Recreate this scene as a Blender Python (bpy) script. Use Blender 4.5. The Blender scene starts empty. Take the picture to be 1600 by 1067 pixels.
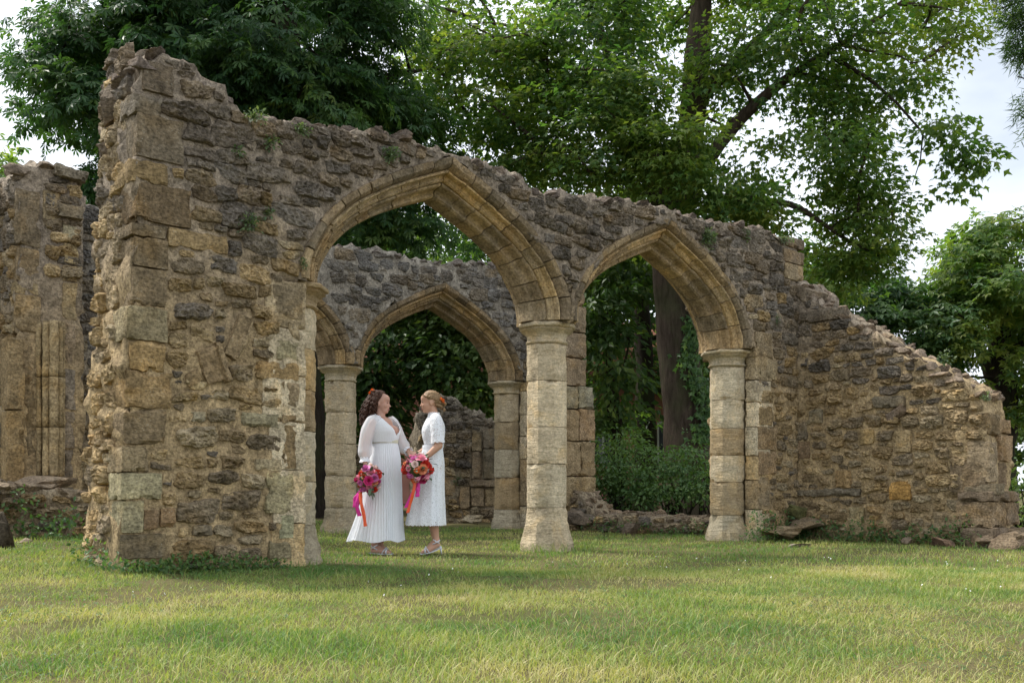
import bpy, bmesh, math, random
import numpy as np
from mathutils import Vector, Matrix, geometry

# ---------------------------------------------------------------- camera, sky, sun, exposure
SC = bpy.context.scene
F = 1556.0                       # focal length in photo pixels (photo is 1600 wide)
HZ = 765.0                       # horizon row of the photo
CAMH = 0.65
cam_d = bpy.data.cameras.new('camera'); cam = bpy.data.objects.new('camera', cam_d)
SC.collection.objects.link(cam)
cam.location = (0, 0, CAMH); cam.rotation_euler = (math.radians(90), 0, 0)
cam_d.sensor_width = 36.0; cam_d.lens = 36.0*F/1600.0
cam_d.shift_y = (HZ-533.5)/1600.0
cam_d.clip_end = 2000.0; cam_d.clip_start = 0.05
SC.camera = cam

SUN_EL, SUN_AZ = 54.0, -62.0      # azimuth measured from +Y towards +X (negative = left of view)
w = bpy.data.worlds.new('World'); SC.world = w; w.use_nodes = True
nt = w.node_tree; nt.nodes.clear()
wo = nt.nodes.new('ShaderNodeOutputWorld'); bg = nt.nodes.new('ShaderNodeBackground')
sky = nt.nodes.new('ShaderNodeTexSky'); sky.sky_type = 'NISHITA'; sky.sun_disc = False
sky.sun_elevation = math.radians(SUN_EL); sky.sun_rotation = math.radians(SUN_AZ)
sky.air_density = 1.0; sky.dust_density = 1.5; sky.ozone_density = 1.0
tc = nt.nodes.new('ShaderNodeTexCoord'); mp = nt.nodes.new('ShaderNodeMapping')
mp.inputs['Scale'].default_value = (1.0, 1.0, 2.2); mp.inputs['Location'].default_value = (0.35, 0.2, 0.1)
nz = nt.nodes.new('ShaderNodeTexNoise'); nz.inputs['Scale'].default_value = 1.7
nz.inputs['Detail'].default_value = 6.0; nz.inputs['Roughness'].default_value = 0.55
rp = nt.nodes.new('ShaderNodeValToRGB')
rp.color_ramp.elements[0].position = 0.30; rp.color_ramp.elements[0].color = (0.5, 0.5, 0.5, 1)
rp.color_ramp.elements[1].position = 0.50; rp.color_ramp.elements[1].color = (1, 1, 1, 1)
mx = nt.nodes.new('ShaderNodeMix'); mx.data_type = 'RGBA'
mx.inputs[7].default_value = (11.3, 12.0, 12.9, 1.0)      # sunlit cloud
L = nt.links.new
L(tc.outputs['Generated'], mp.inputs['Vector']); L(mp.outputs[0], nz.inputs['Vector'])
L(nz.outputs['Fac'], rp.inputs[0]); L(rp.outputs[0], mx.inputs[0]); L(sky.outputs[0], mx.inputs[6])
L(mx.outputs[2], bg.inputs[0]); bg.inputs[1].default_value = 0.09
L(bg.outputs[0], wo.inputs[0])

sl = bpy.data.lights.new('sun', 'SUN'); so = bpy.data.objects.new('sun', sl); SC.collection.objects.link(so)
sl.energy = 4.0; sl.angle = math.radians(16); sl.color = (1.0, 0.955, 0.88)
_e, _a = math.radians(SUN_EL), math.radians(SUN_AZ)
_d = Vector((math.sin(_a)*math.cos(_e), math.cos(_a)*math.cos(_e), math.sin(_e)))
so.rotation_euler = _d.to_track_quat('Z', 'Y').to_euler(); so.location = _d*60
SC.view_settings.view_transform = 'Standard'; SC.view_settings.look = 'None'
SC.view_settings.gamma = 1.0; SC.view_settings.exposure = 0.42
SC.cycles.max_bounces = 6; SC.cycles.diffuse_bounces = 3; SC.cycles.transmission_bounces = 4
SC.cycles.transparent_max_bounces = 12; SC.cycles.use_denoising = True
try: SC.cycles.denoiser = 'OPENIMAGEDENOISE'
except Exception: pass
SC.cycles.sample_clamp_indirect = 8.0

# ---------------------------------------------------------------- helpers
RNG = np.random.default_rng(7)
random.seed(7)

def _hash(ix, iy, iz):
    h = (ix*374761393 + iy*668265263 + iz*2147483647 + 1013904223) & 0xFFFFFFFF
    h = ((h ^ (h >> 13))*1274126177) & 0xFFFFFFFF
    h = ((h ^ (h >> 16))*2246822519) & 0xFFFFFFFF
    return ((h ^ (h >> 15)) & 0xFFFFFF)/float(0xFFFFFF)*2-1

def vn(p):
    p = np.asarray(p, float); i = np.floor(p).astype(np.int64); f = p-i; f = f*f*(3-2*f)
    r = 0
    for dx in (0, 1):
        wx = f[:, 0] if dx else 1-f[:, 0]
        for dy in (0, 1):
            wy = f[:, 1] if dy else 1-f[:, 1]
            for dz in (0, 1):
                wz = f[:, 2] if dz else 1-f[:, 2]
                r = r + wx*wy*wz*_hash(i[:, 0]+dx, i[:, 1]+dy, i[:, 2]+dz)
    return r

def fbm(p, octv=4, gain=0.5, seed=0.0):
    p = np.asarray(p, float)+seed*17.31; a = 1.0; r = 0
    for k in range(octv):
        r = r+a*vn(p); p = p*2.03+11.7; a *= gain
    return r

def npmesh(name, V, Fc, smooth=True):
    """V (n,3); Fc: array (m,k) or list of such arrays / list of tuples."""
    me = bpy.data.meshes.new(name)
    V = np.asarray(V, np.float32)
    if isinstance(Fc, np.ndarray): Fc = [Fc]
    if len(Fc) and not isinstance(Fc[0], np.ndarray):
        me.from_pydata([tuple(v) for v in V.tolist()], [], [tuple(f) for f in Fc])
    else:
        me.vertices.add(len(V)); me.vertices.foreach_set('co', V.ravel())
        li = np.concatenate([f.ravel() for f in Fc]).astype(np.int32)
        tot = np.concatenate([np.full(len(f), f.shape[1], np.int32) for f in Fc])
        st = np.concatenate([[0], np.cumsum(tot)[:-1]]).astype(np.int32)
        me.loops.add(len(li)); me.loops.foreach_set('vertex_index', li)
        me.polygons.add(len(tot)); me.polygons.foreach_set('loop_start', st)
        try: me.polygons.foreach_set('loop_total', tot)
        except Exception: pass
        me.update(calc_edges=True)
    if len(me.polygons):
        me.polygons.foreach_set('use_smooth', np.full(len(me.polygons), smooth, bool))
    me.update()
    return me

def wl(o):
    v = Vector(o.location)
    while o.parent: o = o.parent; v = v+o.location
    return v

def put(name, me, mat, parent=None, loc=(0, 0, 0), color=None, world=True, kind=None):
    o = bpy.data.objects.new(name, me); SC.collection.objects.link(o)
    if mat is not None and me is not None and not me.materials: me.materials.append(mat)
    loc = Vector([float(c) for c in loc])
    if parent is not None:
        o.parent = parent
        if world: loc = loc-wl(parent)
    o.location = loc
    if color is not None: o.color = (float(color[0]), float(color[1]), float(color[2]), 1)
    if kind: o['kind'] = kind
    return o

def tag(o, label, cat, group=None):
    o['label'] = label; o['category'] = cat
    if group: o['group'] = group
    return o

def empty(name, loc=(0, 0, 0), label=None, cat=None, group=None, parent=None, rz=0):
    o = bpy.data.objects.new(name, None); SC.collection.objects.link(o)
    loc = Vector([float(c) for c in loc])
    if parent is not None: o.parent = parent; loc = loc-wl(parent)
    o.location = loc; o.rotation_euler = (0, 0, rz); o.empty_display_size = 0.1
    if label: tag(o, label, cat, group)
    return o

def at(px, py, Y):
    return np.array([(px-800)/F*Y, Y, CAMH+(HZ-py)/F*Y])

class Plane:
    """vertical plane: origin O (x,y), direction du along it, dn pointing INTO the wall (away from viewer)."""
    def __init__(self, O, du, dn):
        self.O = np.array([O[0], O[1], 0.0]); self.du = np.array([du[0], du[1], 0.0]); self.dn = np.array([dn[0], dn[1], 0.0])
    def w(self, s, z, n=0.0):
        s = np.asarray(s, float); z = np.asarray(z, float); n = np.asarray(n, float)
        r = self.O+s[..., None]*self.du+n[..., None]*self.dn
        r = r+np.zeros(s.shape+(3,)); r[..., 2] = r[..., 2]+z
        return r
    def px(self, x, y, n=0.0):
        r = (x-800)/F; o = self.O+n*self.dn
        s = (o[1]*r-o[0])/(self.du[0]-self.du[1]*r)
        Y = o[1]+s*self.du[1]
        return s, CAMH+(HZ-y)/F*Y
    def shift(self, s, n):
        o = self.O+s*self.du+n*self.dn
        return Plane(o[:2], self.du[:2], self.dn[:2])

# directions of the ruin: D along the arcades (right and away), N from front to back
_a = math.atan2(1770.0, F)
D = np.array([math.sin(_a), math.cos(_a)]); N = np.array([-D[1], D[0]])

# ---------------------------------------------------------------- materials
def mat_new(name):
    m = bpy.data.materials.new(name); m.use_nodes = True
    t = m.node_tree; t.nodes.clear()
    out = t.nodes.new('ShaderNodeOutputMaterial'); b = t.nodes.new('ShaderNodeBsdfPrincipled')
    t.links.new(b.outputs[0], out.inputs[0])
    return m, t, b, out

class NB:
    def __init__(s, t): s.t = t
    def n(s, typ, **kw):
        x = s.t.nodes.new(typ)
        for k, v in kw.items(): setattr(x, k, v)
        return x
    def lk(s, a, b): s.t.links.new(a, b)
    def pos(s): return s.n('ShaderNodeNewGeometry').outputs['Position']
    def obj(s): return s.n('ShaderNodeTexCoord').outputs['Object']
    def scale(s, v, sc):
        m = s.n('ShaderNodeMapping'); m.inputs['Scale'].default_value = sc if hasattr(sc, '__len__') else (sc,)*3
        s.lk(v, m.inputs[0]); return m.outputs[0]
    def noise(s, v, sc, det=4.0, rough=0.55, dist=0.0):
        x = s.n('ShaderNodeTexNoise'); x.inputs['Scale'].default_value = sc; x.inputs['Detail'].default_value = det
        x.inputs['Roughness'].default_value = rough; x.inputs['Distortion'].default_value = dist
        s.lk(v, x.inputs['Vector']); return x.outputs['Fac']
    def ramp(s, f, a, b, lo=0.0, hi=1.0):
        x = s.n('ShaderNodeMapRange'); x.inputs[1].default_value = a; x.inputs[2].default_value = b
        x.inputs[3].default_value = lo; x.inputs[4].default_value = hi; s.lk(f, x.inputs[0]); return x.outputs[0]
    def mix(s, f, a, b, bt='MIX'):
        x = s.n('ShaderNodeMix', data_type='RGBA', blend_type=bt)
        for v, i in ((f, 0), (a, 6), (b, 7)):
            if isinstance(v, (int, float)): x.inputs[i].default_value = v
            elif isinstance(v, tuple): x.inputs[i].default_value = v+(1,) if len(v) == 3 else v
            else: s.lk(v, x.inputs[i])
        return x.outputs[2]
    def math(s, op, a, b=None):
        x = s.n('ShaderNodeMath', operation=op)
        for v, i in ((a, 0), (b, 1)):
            if v is None: continue
            if isinstance(v, (int, float)): x.inputs[i].default_value = v
            else: s.lk(v, x.inputs[i])
        return x.outputs[0]
    def bump(s, h, strength, dist, prev=None):
        x = s.n('ShaderNodeBump'); x.inputs['Strength'].default_value = strength; x.inputs['Distance'].default_value = dist
        s.lk(h, x.inputs['Height'])
        if prev is not None: s.lk(prev, x.inputs['Normal'])
        return x.outputs[0]

def grey(f_out, nb):
    c = nb.n('ShaderNodeCombineColor')
    for i in range(3): nb.lk(f_out, c.inputs[i])
    return c.outputs[0]

def m_stone(name, lichen=0.35, rough_scale=1.0, strata=1.0, stain=0.0, tint=None, con=1.0, crust=.3):
    m, t, b, out = mat_new(name); nb = NB(t); p = nb.pos()
    oi = nb.n('ShaderNodeObjectInfo'); col = oi.outputs['Color']
    if tint is not None: col = tint
    n1 = nb.noise(p, 7.0, 3, 0.6); n2 = nb.noise(p, 42.0, 3, 0.65)
    c = nb.mix(1.0, col, grey(nb.ramp(n1, 0.3, 0.7, 1-.34*con, 1+.34*con), nb), 'MULTIPLY')
    c = nb.mix(1.0, c, grey(nb.ramp(n2, 0.32, 0.68, 1-.48*con, 1+.48*con), nb), 'MULTIPLY')
    # warm iron staining and grey crust with shapes of their own
    n3 = nb.noise(p, 3.1, 3, 0.6, 0.6)
    c = nb.mix(nb.ramp(n3, 0.5, 0.68, 0, 0.4), c, nb.mix(1.0, c, (1.25, 1.03, 0.66), 'MULTIPLY'))
    n4 = nb.noise(nb.scale(p, (1.0, 1.0, 0.35)), 5.3, 4, 0.65, 0.8)
    c = nb.mix(nb.ramp(n4, 0.52, 0.68, 0, crust+stain), c, nb.mix(1.0, c, (0.48, 0.47, 0.46), 'MULTIPLY'))
    # lichen spots and lime washed over the faces
    v = nb.n('ShaderNodeTexVoronoi'); v.inputs['Scale'].default_value = 46.0; nb.lk(p, v.inputs['Vector'])
    sp = nb.ramp(v.outputs['Distance'], 0.12, 0.24, 1.0, 0.0)
    msk = nb.math('MULTIPLY', sp, nb.ramp(n1, 0.5, 0.62, 0, lichen))
    c = nb.mix(msk, c, (0.40, 0.39, 0.32))
    nb.lk(c, b.inputs['Base Color']); b.inputs['Roughness'].default_value = 0.95
    b.inputs['Specular IOR Level'].default_value = 0.12
    h1 = nb.noise(nb.scale(p, (1, 1, 1+1.8*strata)), 18.0*rough_scale, 6, 0.72)
    nb.lk(nb.bump(h1, 1.0, 0.04), b.inputs['Normal'])
    return m

def m_mortar(name, lo, hi, z0, z1):
    m, t, b, out = mat_new(name); nb = NB(t); p = nb.pos()
    sx = nb.n('ShaderNodeSeparateXYZ'); nb.lk(p, sx.inputs[0])
    n0 = nb.noise(p, 1.6, 4, 0.6)
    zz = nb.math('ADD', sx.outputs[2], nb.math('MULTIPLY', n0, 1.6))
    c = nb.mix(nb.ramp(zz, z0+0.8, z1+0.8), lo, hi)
    n1 = nb.noise(p, 5.0, 4, 0.65); n2 = nb.noise(p, 60.0, 3, 0.7)
    c = nb.mix(1.0, c, grey(nb.ramp(n1, 0.3, 0.7, 0.6, 1.35), nb), 'MULTIPLY')
    c = nb.mix(1.0, c, grey(nb.ramp(n2, 0.3, 0.7, 0.72, 1.28), nb), 'MULTIPLY')
    n5 = nb.noise(p, 26.0, 4, 0.75)
    c = nb.mix(1.0, c, grey(nb.ramp(n5, 0.36, 0.60, 0.5, 1.18), nb), 'MULTIPLY')
    nb.lk(c, b.inputs['Base Color']); b.inputs['Roughness'].default_value = 0.97; b.inputs['Specular IOR Level'].default_value = 0.1
    bp = nb.bump(nb.noise(p, 20.0, 6, 0.74), 1.0, 0.035)
    nb.lk(bp, b.inputs['Normal'])
    return m

def m_plain(name, col, rough=0.7, spec=0.3, var=0.2, sc=20.0, bump=0.0, bsc=60.0):
    m, t, b, out = mat_new(name); nb = NB(t); p = nb.obj()
    c = nb.mix(1.0, col, grey(nb.ramp(nb.noise(p, sc, 4), 0.3, 0.7, 1-var, 1+var), nb), 'MULTIPLY')
    nb.lk(c, b.inputs['Base Color']); b.inputs['Roughness'].default_value = rough; b.inputs['Specular IOR Level'].default_value = spec
    if bump: nb.lk(nb.bump(nb.noise(p, bsc, 4), 0.6, bump), b.inputs['Normal'])
    return m

def m_leaf(name, cols, trans=0.35, rough=0.45, attr='tone'):
    """leaf colour runs along cols with the per-leaf 'tone' attribute; thin leaves pass light."""
    m, t, b, out = mat_new(name); nb = NB(t)
    a = nb.n('ShaderNodeAttribute'); a.attribute_name = attr
    r = nb.n('ShaderNodeValToRGB'); els = r.color_ramp.elements
    while len(els) < len(cols): els.new(0.5)
    for i, c in enumerate(cols):
        els[i].position = i/(len(cols)-1); els[i].color = c+(1,)
    nb.lk(a.outputs['Fac'], r.inputs[0])
    nb.lk(r.outputs[0], b.inputs['Base Color']); b.inputs['Roughness'].default_value = rough
    b.inputs['Specular IOR Level'].default_value = 0.35
    tr = nb.n('ShaderNodeBsdfTranslucent')
    nb.lk(nb.mix(1.0, r.outputs[0], (1.55, 1.70, 0.65), 'MULTIPLY'), tr.inputs[0])
    ms = nb.n('ShaderNodeMixShader'); ms.inputs[0].default_value = trans
    nb.lk(b.outputs[0], ms.inputs[1]); nb.lk(tr.outputs[0], ms.inputs[2]); nb.lk(ms.outputs[0], out.inputs[0])
    return m

def m_bark(name, c1, c2):
    m, t, b, out = mat_new(name); nb = NB(t); p = nb.pos()
    q = nb.scale(p, (9, 9, 1.6)); n = nb.noise(q, 1.6, 8, 0.7, 0.4)
    c = nb.mix(nb.ramp(n, 0.35, 0.65), c1, c2)
    c = nb.mix(nb.ramp(nb.noise(p, 1.3, 3), 0.5, 0.7, 0, 0.5), c, (0.06, 0.075, 0.03))
    nb.lk(c, b.inputs['Base Color']); b.inputs['Roughness'].default_value = 0.95; b.inputs['Specular IOR Level'].default_value = 0.1
    nb.lk(nb.bump(n, 1.0, 0.05), b.inputs['Normal'])
    return m

M = {}
M['rubble'] = m_stone('rubble_stone', 0.5, 1.0, 1.2)
M['ashlar'] = m_stone('ashlar_stone', 0.55, 0.55, 0.6)
M['pillar'] = m_stone('pillar_stone', 0.15, 0.45, 1.4, 0.0, None, 0.55, 0.22)
M['arch'] = m_stone('moulded_stone', 0.2, 0.6, 0.2, 0.30, None, 0.8)
M['rock'] = m_stone('loose_rock', 0.5, 0.8, 1.5)
M['mortar'] = m_mortar('lime_mortar', (0.45, 0.335, 0.19), (0.31, 0.255, 0.195), 1.8, 3.0)
M['mortar_dark'] = m_mortar('weathered_mortar', (0.31, 0.25, 0.17), (0.29, 0.26, 0.215), 1.2, 2.8)
# ---------------------------------------------------------------- stone shapes
def grid_faces(nu, nv, wrap=False):
    i = np.arange(nu-1 if not wrap else nu)[:, None]; j = np.arange(nv-1)[None, :]
    i2 = (i+1) % nu
    a = i*nv+j; b = i2*nv+j; c = i2*nv+j+1; d = i*nv+j+1
    return np.stack([a+0*b, b+0*a, c, d], -1).reshape(-1, 4)

def rubble_mesh(w, h, dep, seed, rough=1.0):
    """a lumpy field stone: irregular outline, domed and broken front, edges running back into the mortar.
    local x along the wall, y into the wall, z up"""
    nu = int(np.clip(round(w/0.0125), 8, 26)); nv = int(np.clip(round(h/0.0125), 7, 18))
    u = np.linspace(-1, 1, nu)[:, None]+np.zeros((nu, nv)); v = np.linspace(-1, 1, nv)[None, :]+np.zeros((nu, nv))
    k = 0.15+0.25*RNG.random()
    x = u*np.sqrt(1-k*v*v); z = v*np.sqrt(1-k*u*u)
    sh = 0.40*(RNG.random(4)-0.5)
    x = x+sh[0]*z*0.5+sh[1]*x*z; z = z+sh[2]*x*0.6+sh[3]*x*z
    th = np.arctan2(z, x)
    q = np.stack([np.cos(th), np.sin(th), 0*th], -1).reshape(-1, 3)
    rr = (1+0.13*fbm(q*1.6, 3, 0.6, seed+1)*rough).reshape(u.shape)
    x = x*rr; z = z*rr
    P = np.stack([x*w/2, 0*x, z*h/2], -1).reshape(-1, 3)
    e = np.maximum(np.abs(u), np.abs(v)).reshape(-1)
    prof = np.clip(1-e**(2.6+3.5*RNG.random()), 0, 1)**0.55
    tilt = (RNG.random(2)-0.5)*1.1
    n1 = fbm(P*np.array([10, 1, 15.0]), 3, 0.6, seed); n2 = fbm(P*np.array([38, 1, 64.0]), 3, 0.8, seed+3)
    ledge = np.abs(vn(P*np.array([6, 1, 30.0])+seed*3.1))
    H = dep*(prof*(1.05+tilt[0]*u.reshape(-1)+tilt[1]*v.reshape(-1)+0.55*rough*n1)+0.36*rough*n2*prof+0.26*rough*(ledge-0.3)*prof)
    H = np.where(e > 0.97, -0.045, H-0.004)
    P[:, 1] = -H
    jit = np.stack([fbm(P*18+5, 2, 0.5, seed+7), 0*H, fbm(P*18+9, 2, 0.5, seed+9)], -1)*0.011*rough
    P = P+jit
    return P, grid_faces(nu, nv)

def box_mesh(sx, sy, sz, res=0.04, rnd=0.012, rough=0.006, seed=0.0, chip=1.0, taper=None):
    """a dressed block with worn arrises: closed, subdivided, edges rounded and nibbled by noise"""
    n = [int(np.clip(round(a/res), 3, 16)) for a in (sx, sy, sz)]
    V = []; Fs = []; off = 0
    for ax in range(3):
        b, c = (ax+1) % 3, (ax+2) % 3
        for sg in (-1, 1):
            gb = np.linspace(-1, 1, n[b]+1); gc = np.linspace(-1, 1, n[c]+1)
            B, C = np.meshgrid(gb, gc, indexing='ij')
            P = np.zeros(B.shape+(3,)); P[..., ax] = sg; P[..., b] = B; P[..., c] = C
            f = grid_faces(n[b]+1, n[c]+1)
            if sg < 0: f = f[:, ::-1]
            V.append(P.reshape(-1, 3)); Fs.append(f+off); off += len(V[-1])
    V = np.concatenate(V); Fs = np.concatenate(Fs)
    hs = np.array([sx, sy, sz])/2
    # weld
    key = np.round(V*1000).astype(np.int64); _, idx, inv = np.unique(key, axis=0, return_index=True, return_inverse=True)
    V = V[idx]; Fs = inv.reshape(-1)[Fs]
    P = V*hs
    r = np.full(3, min(rnd, min(hs)*0.6))
    inner = np.clip(P, -(hs-r), hs-r); dlt = P-inner
    ln = np.linalg.norm(dlt, axis=1, keepdims=True); ln[ln == 0] = 1
    nrm = dlt/ln
    cnt = (np.abs(V) > 0.999).sum(1)
    # chips on arrises
    ch = np.clip(fbm(P*9+3, 3, 0.6, seed)-0.1, 0, 1)*(cnt >= 2)*0.03*chip
    P = inner+nrm*r*(1.0)
    P = P-nrm*ch[:, None]
    P = P+nrm*(fbm(P*11, 4, 0.55, seed+2)*rough)[:, None]
    return P, Fs

_ICO = {}
def rock_mesh(seed, sub=3, rough=0.33, strata=0.5, flat=1.0):
    if sub not in _ICO:
        bm = bmesh.new(); bmesh.ops.create_icosphere(bm, subdivisions=sub, radius=1.0)
        _ICO[sub] = (np.array([v.co[:] for v in bm.verts]), np.array([[v.index for v in f.verts] for f in bm.faces])); bm.free()
    V, Fs = _ICO[sub]
    P = np.sign(V)*np.abs(V)**0.75
    d = rough*fbm(V*1.3, 2, 0.5, seed)+0.45*rough*fbm(V*3.7, 3, 0.55, seed+2)+strata*0.16*np.abs(vn(V*np.array([1.5, 1.5, 7])+seed))
    # a few flat broken facets
    r = np.random.default_rng(int(seed*100)+5)
    P = P*(1+d[:, None])
    for k in range(11):
        a = r.normal(size=3); a /= np.linalg.norm(a); lim = 0.52+0.26*r.random()
        dd = P@a-lim; P = P-np.where(dd > 0, dd*0.93, 0)[:, None]*a
    P = P*(1+0.05*fbm(P*7, 3, 0.65, seed+5)[:, None])
    return P, Fs

def orient(P, pl, n_out=True):
    """local (x along wall, y into wall, z up) -> world directions of plane pl"""
    return P[:, 0:1]*pl.du+P[:, 1:2]*pl.dn+P[:, 2:3]*np.array([0, 0, 1.0])

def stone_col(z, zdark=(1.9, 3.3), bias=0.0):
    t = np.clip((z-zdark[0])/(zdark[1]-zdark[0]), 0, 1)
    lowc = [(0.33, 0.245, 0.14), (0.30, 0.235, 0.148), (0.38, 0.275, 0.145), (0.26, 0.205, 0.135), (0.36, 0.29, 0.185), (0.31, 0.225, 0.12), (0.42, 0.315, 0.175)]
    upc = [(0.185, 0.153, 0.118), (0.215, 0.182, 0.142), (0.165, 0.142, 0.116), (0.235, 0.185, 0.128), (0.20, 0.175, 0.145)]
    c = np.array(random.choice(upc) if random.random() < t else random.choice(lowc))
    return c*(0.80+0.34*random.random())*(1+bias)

def in_poly(poly, S, Z):
    S = np.asarray(S); Z = np.asarray(Z); ins = np.zeros(S.shape, bool)
    n = len(poly); j = n-1
    for i in range(n):
        xi, zi = poly[i]; xj, zj = poly[j]
        if zi != zj:
            c = ((zi > Z) != (zj > Z)) & (S < (xj-xi)*(Z-zi)/(zj-zi)+xi); ins ^= c
        j = i
    return ins

def pack(poly, blocks, sizes, cell=0.0125, seed=1, margin=0.02, minw=0.085, minh=0.05, gap=1, stop=None):
    """fill a polygon with touching rubble: rectangles seeded at random and grown until blocked"""
    r = np.random.default_rng(seed)
    A = np.array(poly); s0, z0 = A.min(0); s1, z1 = A.max(0)
    ns, nz_ = int((s1-s0)/cell)+1, int((z1-z0)/cell)+1
    S, Z = np.meshgrid(s0+(np.arange(ns)+0.5)*cell, z0+(np.arange(nz_)+0.5)*cell, indexing='ij')
    occ = ~in_poly(poly, S, Z)
    if stop is not None: occ |= stop(S, Z)
    mg = int(round(margin/cell))
    for _ in range(mg):
        o2 = occ.copy(); o2[1:] |= occ[:-1]; o2[:-1] |= occ[1:]; o2[:, 1:] |= occ[:, :-1]; o2[:, :-1] |= occ[:, 1:]; occ = o2
    for (a, b, c, d) in blocks:
        i0, i1 = int((a-s0)/cell)-gap, int((b-s0)/cell)+1+gap; j0, j1 = int((c-z0)/cell)-gap, int((d-z0)/cell)+1+gap
        occ[max(i0, 0):max(i1, 0), max(j0, 0):max(j1, 0)] = True
    out = []
    for (tries, wa, wb, ha, hb) in sizes:
        for _ in range(tries):
            i = int(r.integers(0, ns)); j = int(r.integers(0, nz_))
            if occ[i, j]: continue
            tw = int((wa+(wb-wa)*r.random())/cell); th = int((ha+(hb-ha)*r.random())/cell)
            a, b, c, d = i, i+1, j, j+1; live = [1, 1, 1, 1]
            while any(live):
                for k in range(4):
                    if not live[k]: continue
                    if k < 2 and b-a >= tw: live[k] = 0; continue
                    if k >= 2 and d-c >= th: live[k] = 0; continue
                    if k == 0:
                        if a == 0 or occ[a-1, c:d].any(): live[0] = 0
                        else: a -= 1
                    elif k == 1:
                        if b >= ns or occ[b, c:d].any(): live[1] = 0
                        else: b += 1
                    elif k == 2:
                        if c == 0 or occ[a:b, c-1].any(): live[2] = 0
                        else: c -= 1
                    else:
                        if d >= nz_ or occ[a:b, d].any(): live[3] = 0
                        else: d += 1
            if (b-a) > 2.7*(d-c):      # long stones are cut to a rubble shape
                mid = (a+b)/2; hw = 1.35*(d-c)*(0.75+0.25*r.random()); a, b = int(mid-hw), int(mid+hw)
            if (b-a)*cell < minw or (d-c)*cell < minh or (d-c) > 1.25*(b-a): continue
            occ[max(a-gap, 0):b+gap, max(c-gap, 0):d+gap] = True
            out.append((s0+(a+b)/2*cell, z0+(c+d)/2*cell, (b-a)*cell, (d-c)*cell))
    return out

def lay_rubble(pl, rects, parent, mat, dep=(0.025, 0.05), zdark=(1.9, 3.3), limit=300, bias=0.0, rough=1.0, grow=1.06, name='stone', nf=None, tint=(1, 1, 1)):
    rects = sorted(rects, key=lambda q: -q[2]*q[3])
    rest = []
    for k, (s, z, w_, h_) in enumerate(rects):
        d = dep[0]+(dep[1]-dep[0])*random.random()
        gr = grow+.15*min(1, max(0, (z-2.0)/.9))
        P, Fc = rubble_mesh(w_*gr, h_*gr, d*min(1.0, 0.45+h_*5), 1.0+k*0.77, rough)
        a = (random.random()-0.5)*0.22
        ca, sa = math.cos(a), math.sin(a); P = np.stack([P[:, 0]*ca-P[:, 2]*sa, P[:, 1], P[:, 0]*sa+P[:, 2]*ca], -1)
        me = npmesh('stone', orient(P, pl), Fc[:, ::-1], False)
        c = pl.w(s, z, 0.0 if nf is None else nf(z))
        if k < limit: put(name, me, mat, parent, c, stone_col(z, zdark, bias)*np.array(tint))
        else: rest.append((orient(P, pl)+c, Fc[:, ::-1])); bpy.data.meshes.remove(me)
    if rest:
        off = 0; V_, F_ = [], []
        for v, f in rest: V_.append(v); F_.append(f+off); off += len(v)
        V_ = np.concatenate(V_); c = V_.mean(0)
        put('small_stones', npmesh('small_stones', V_-c, np.concatenate(F_), False), mat, parent, c, stone_col(c[2], zdark, bias), kind='stuff')
    return len(rects)

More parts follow.
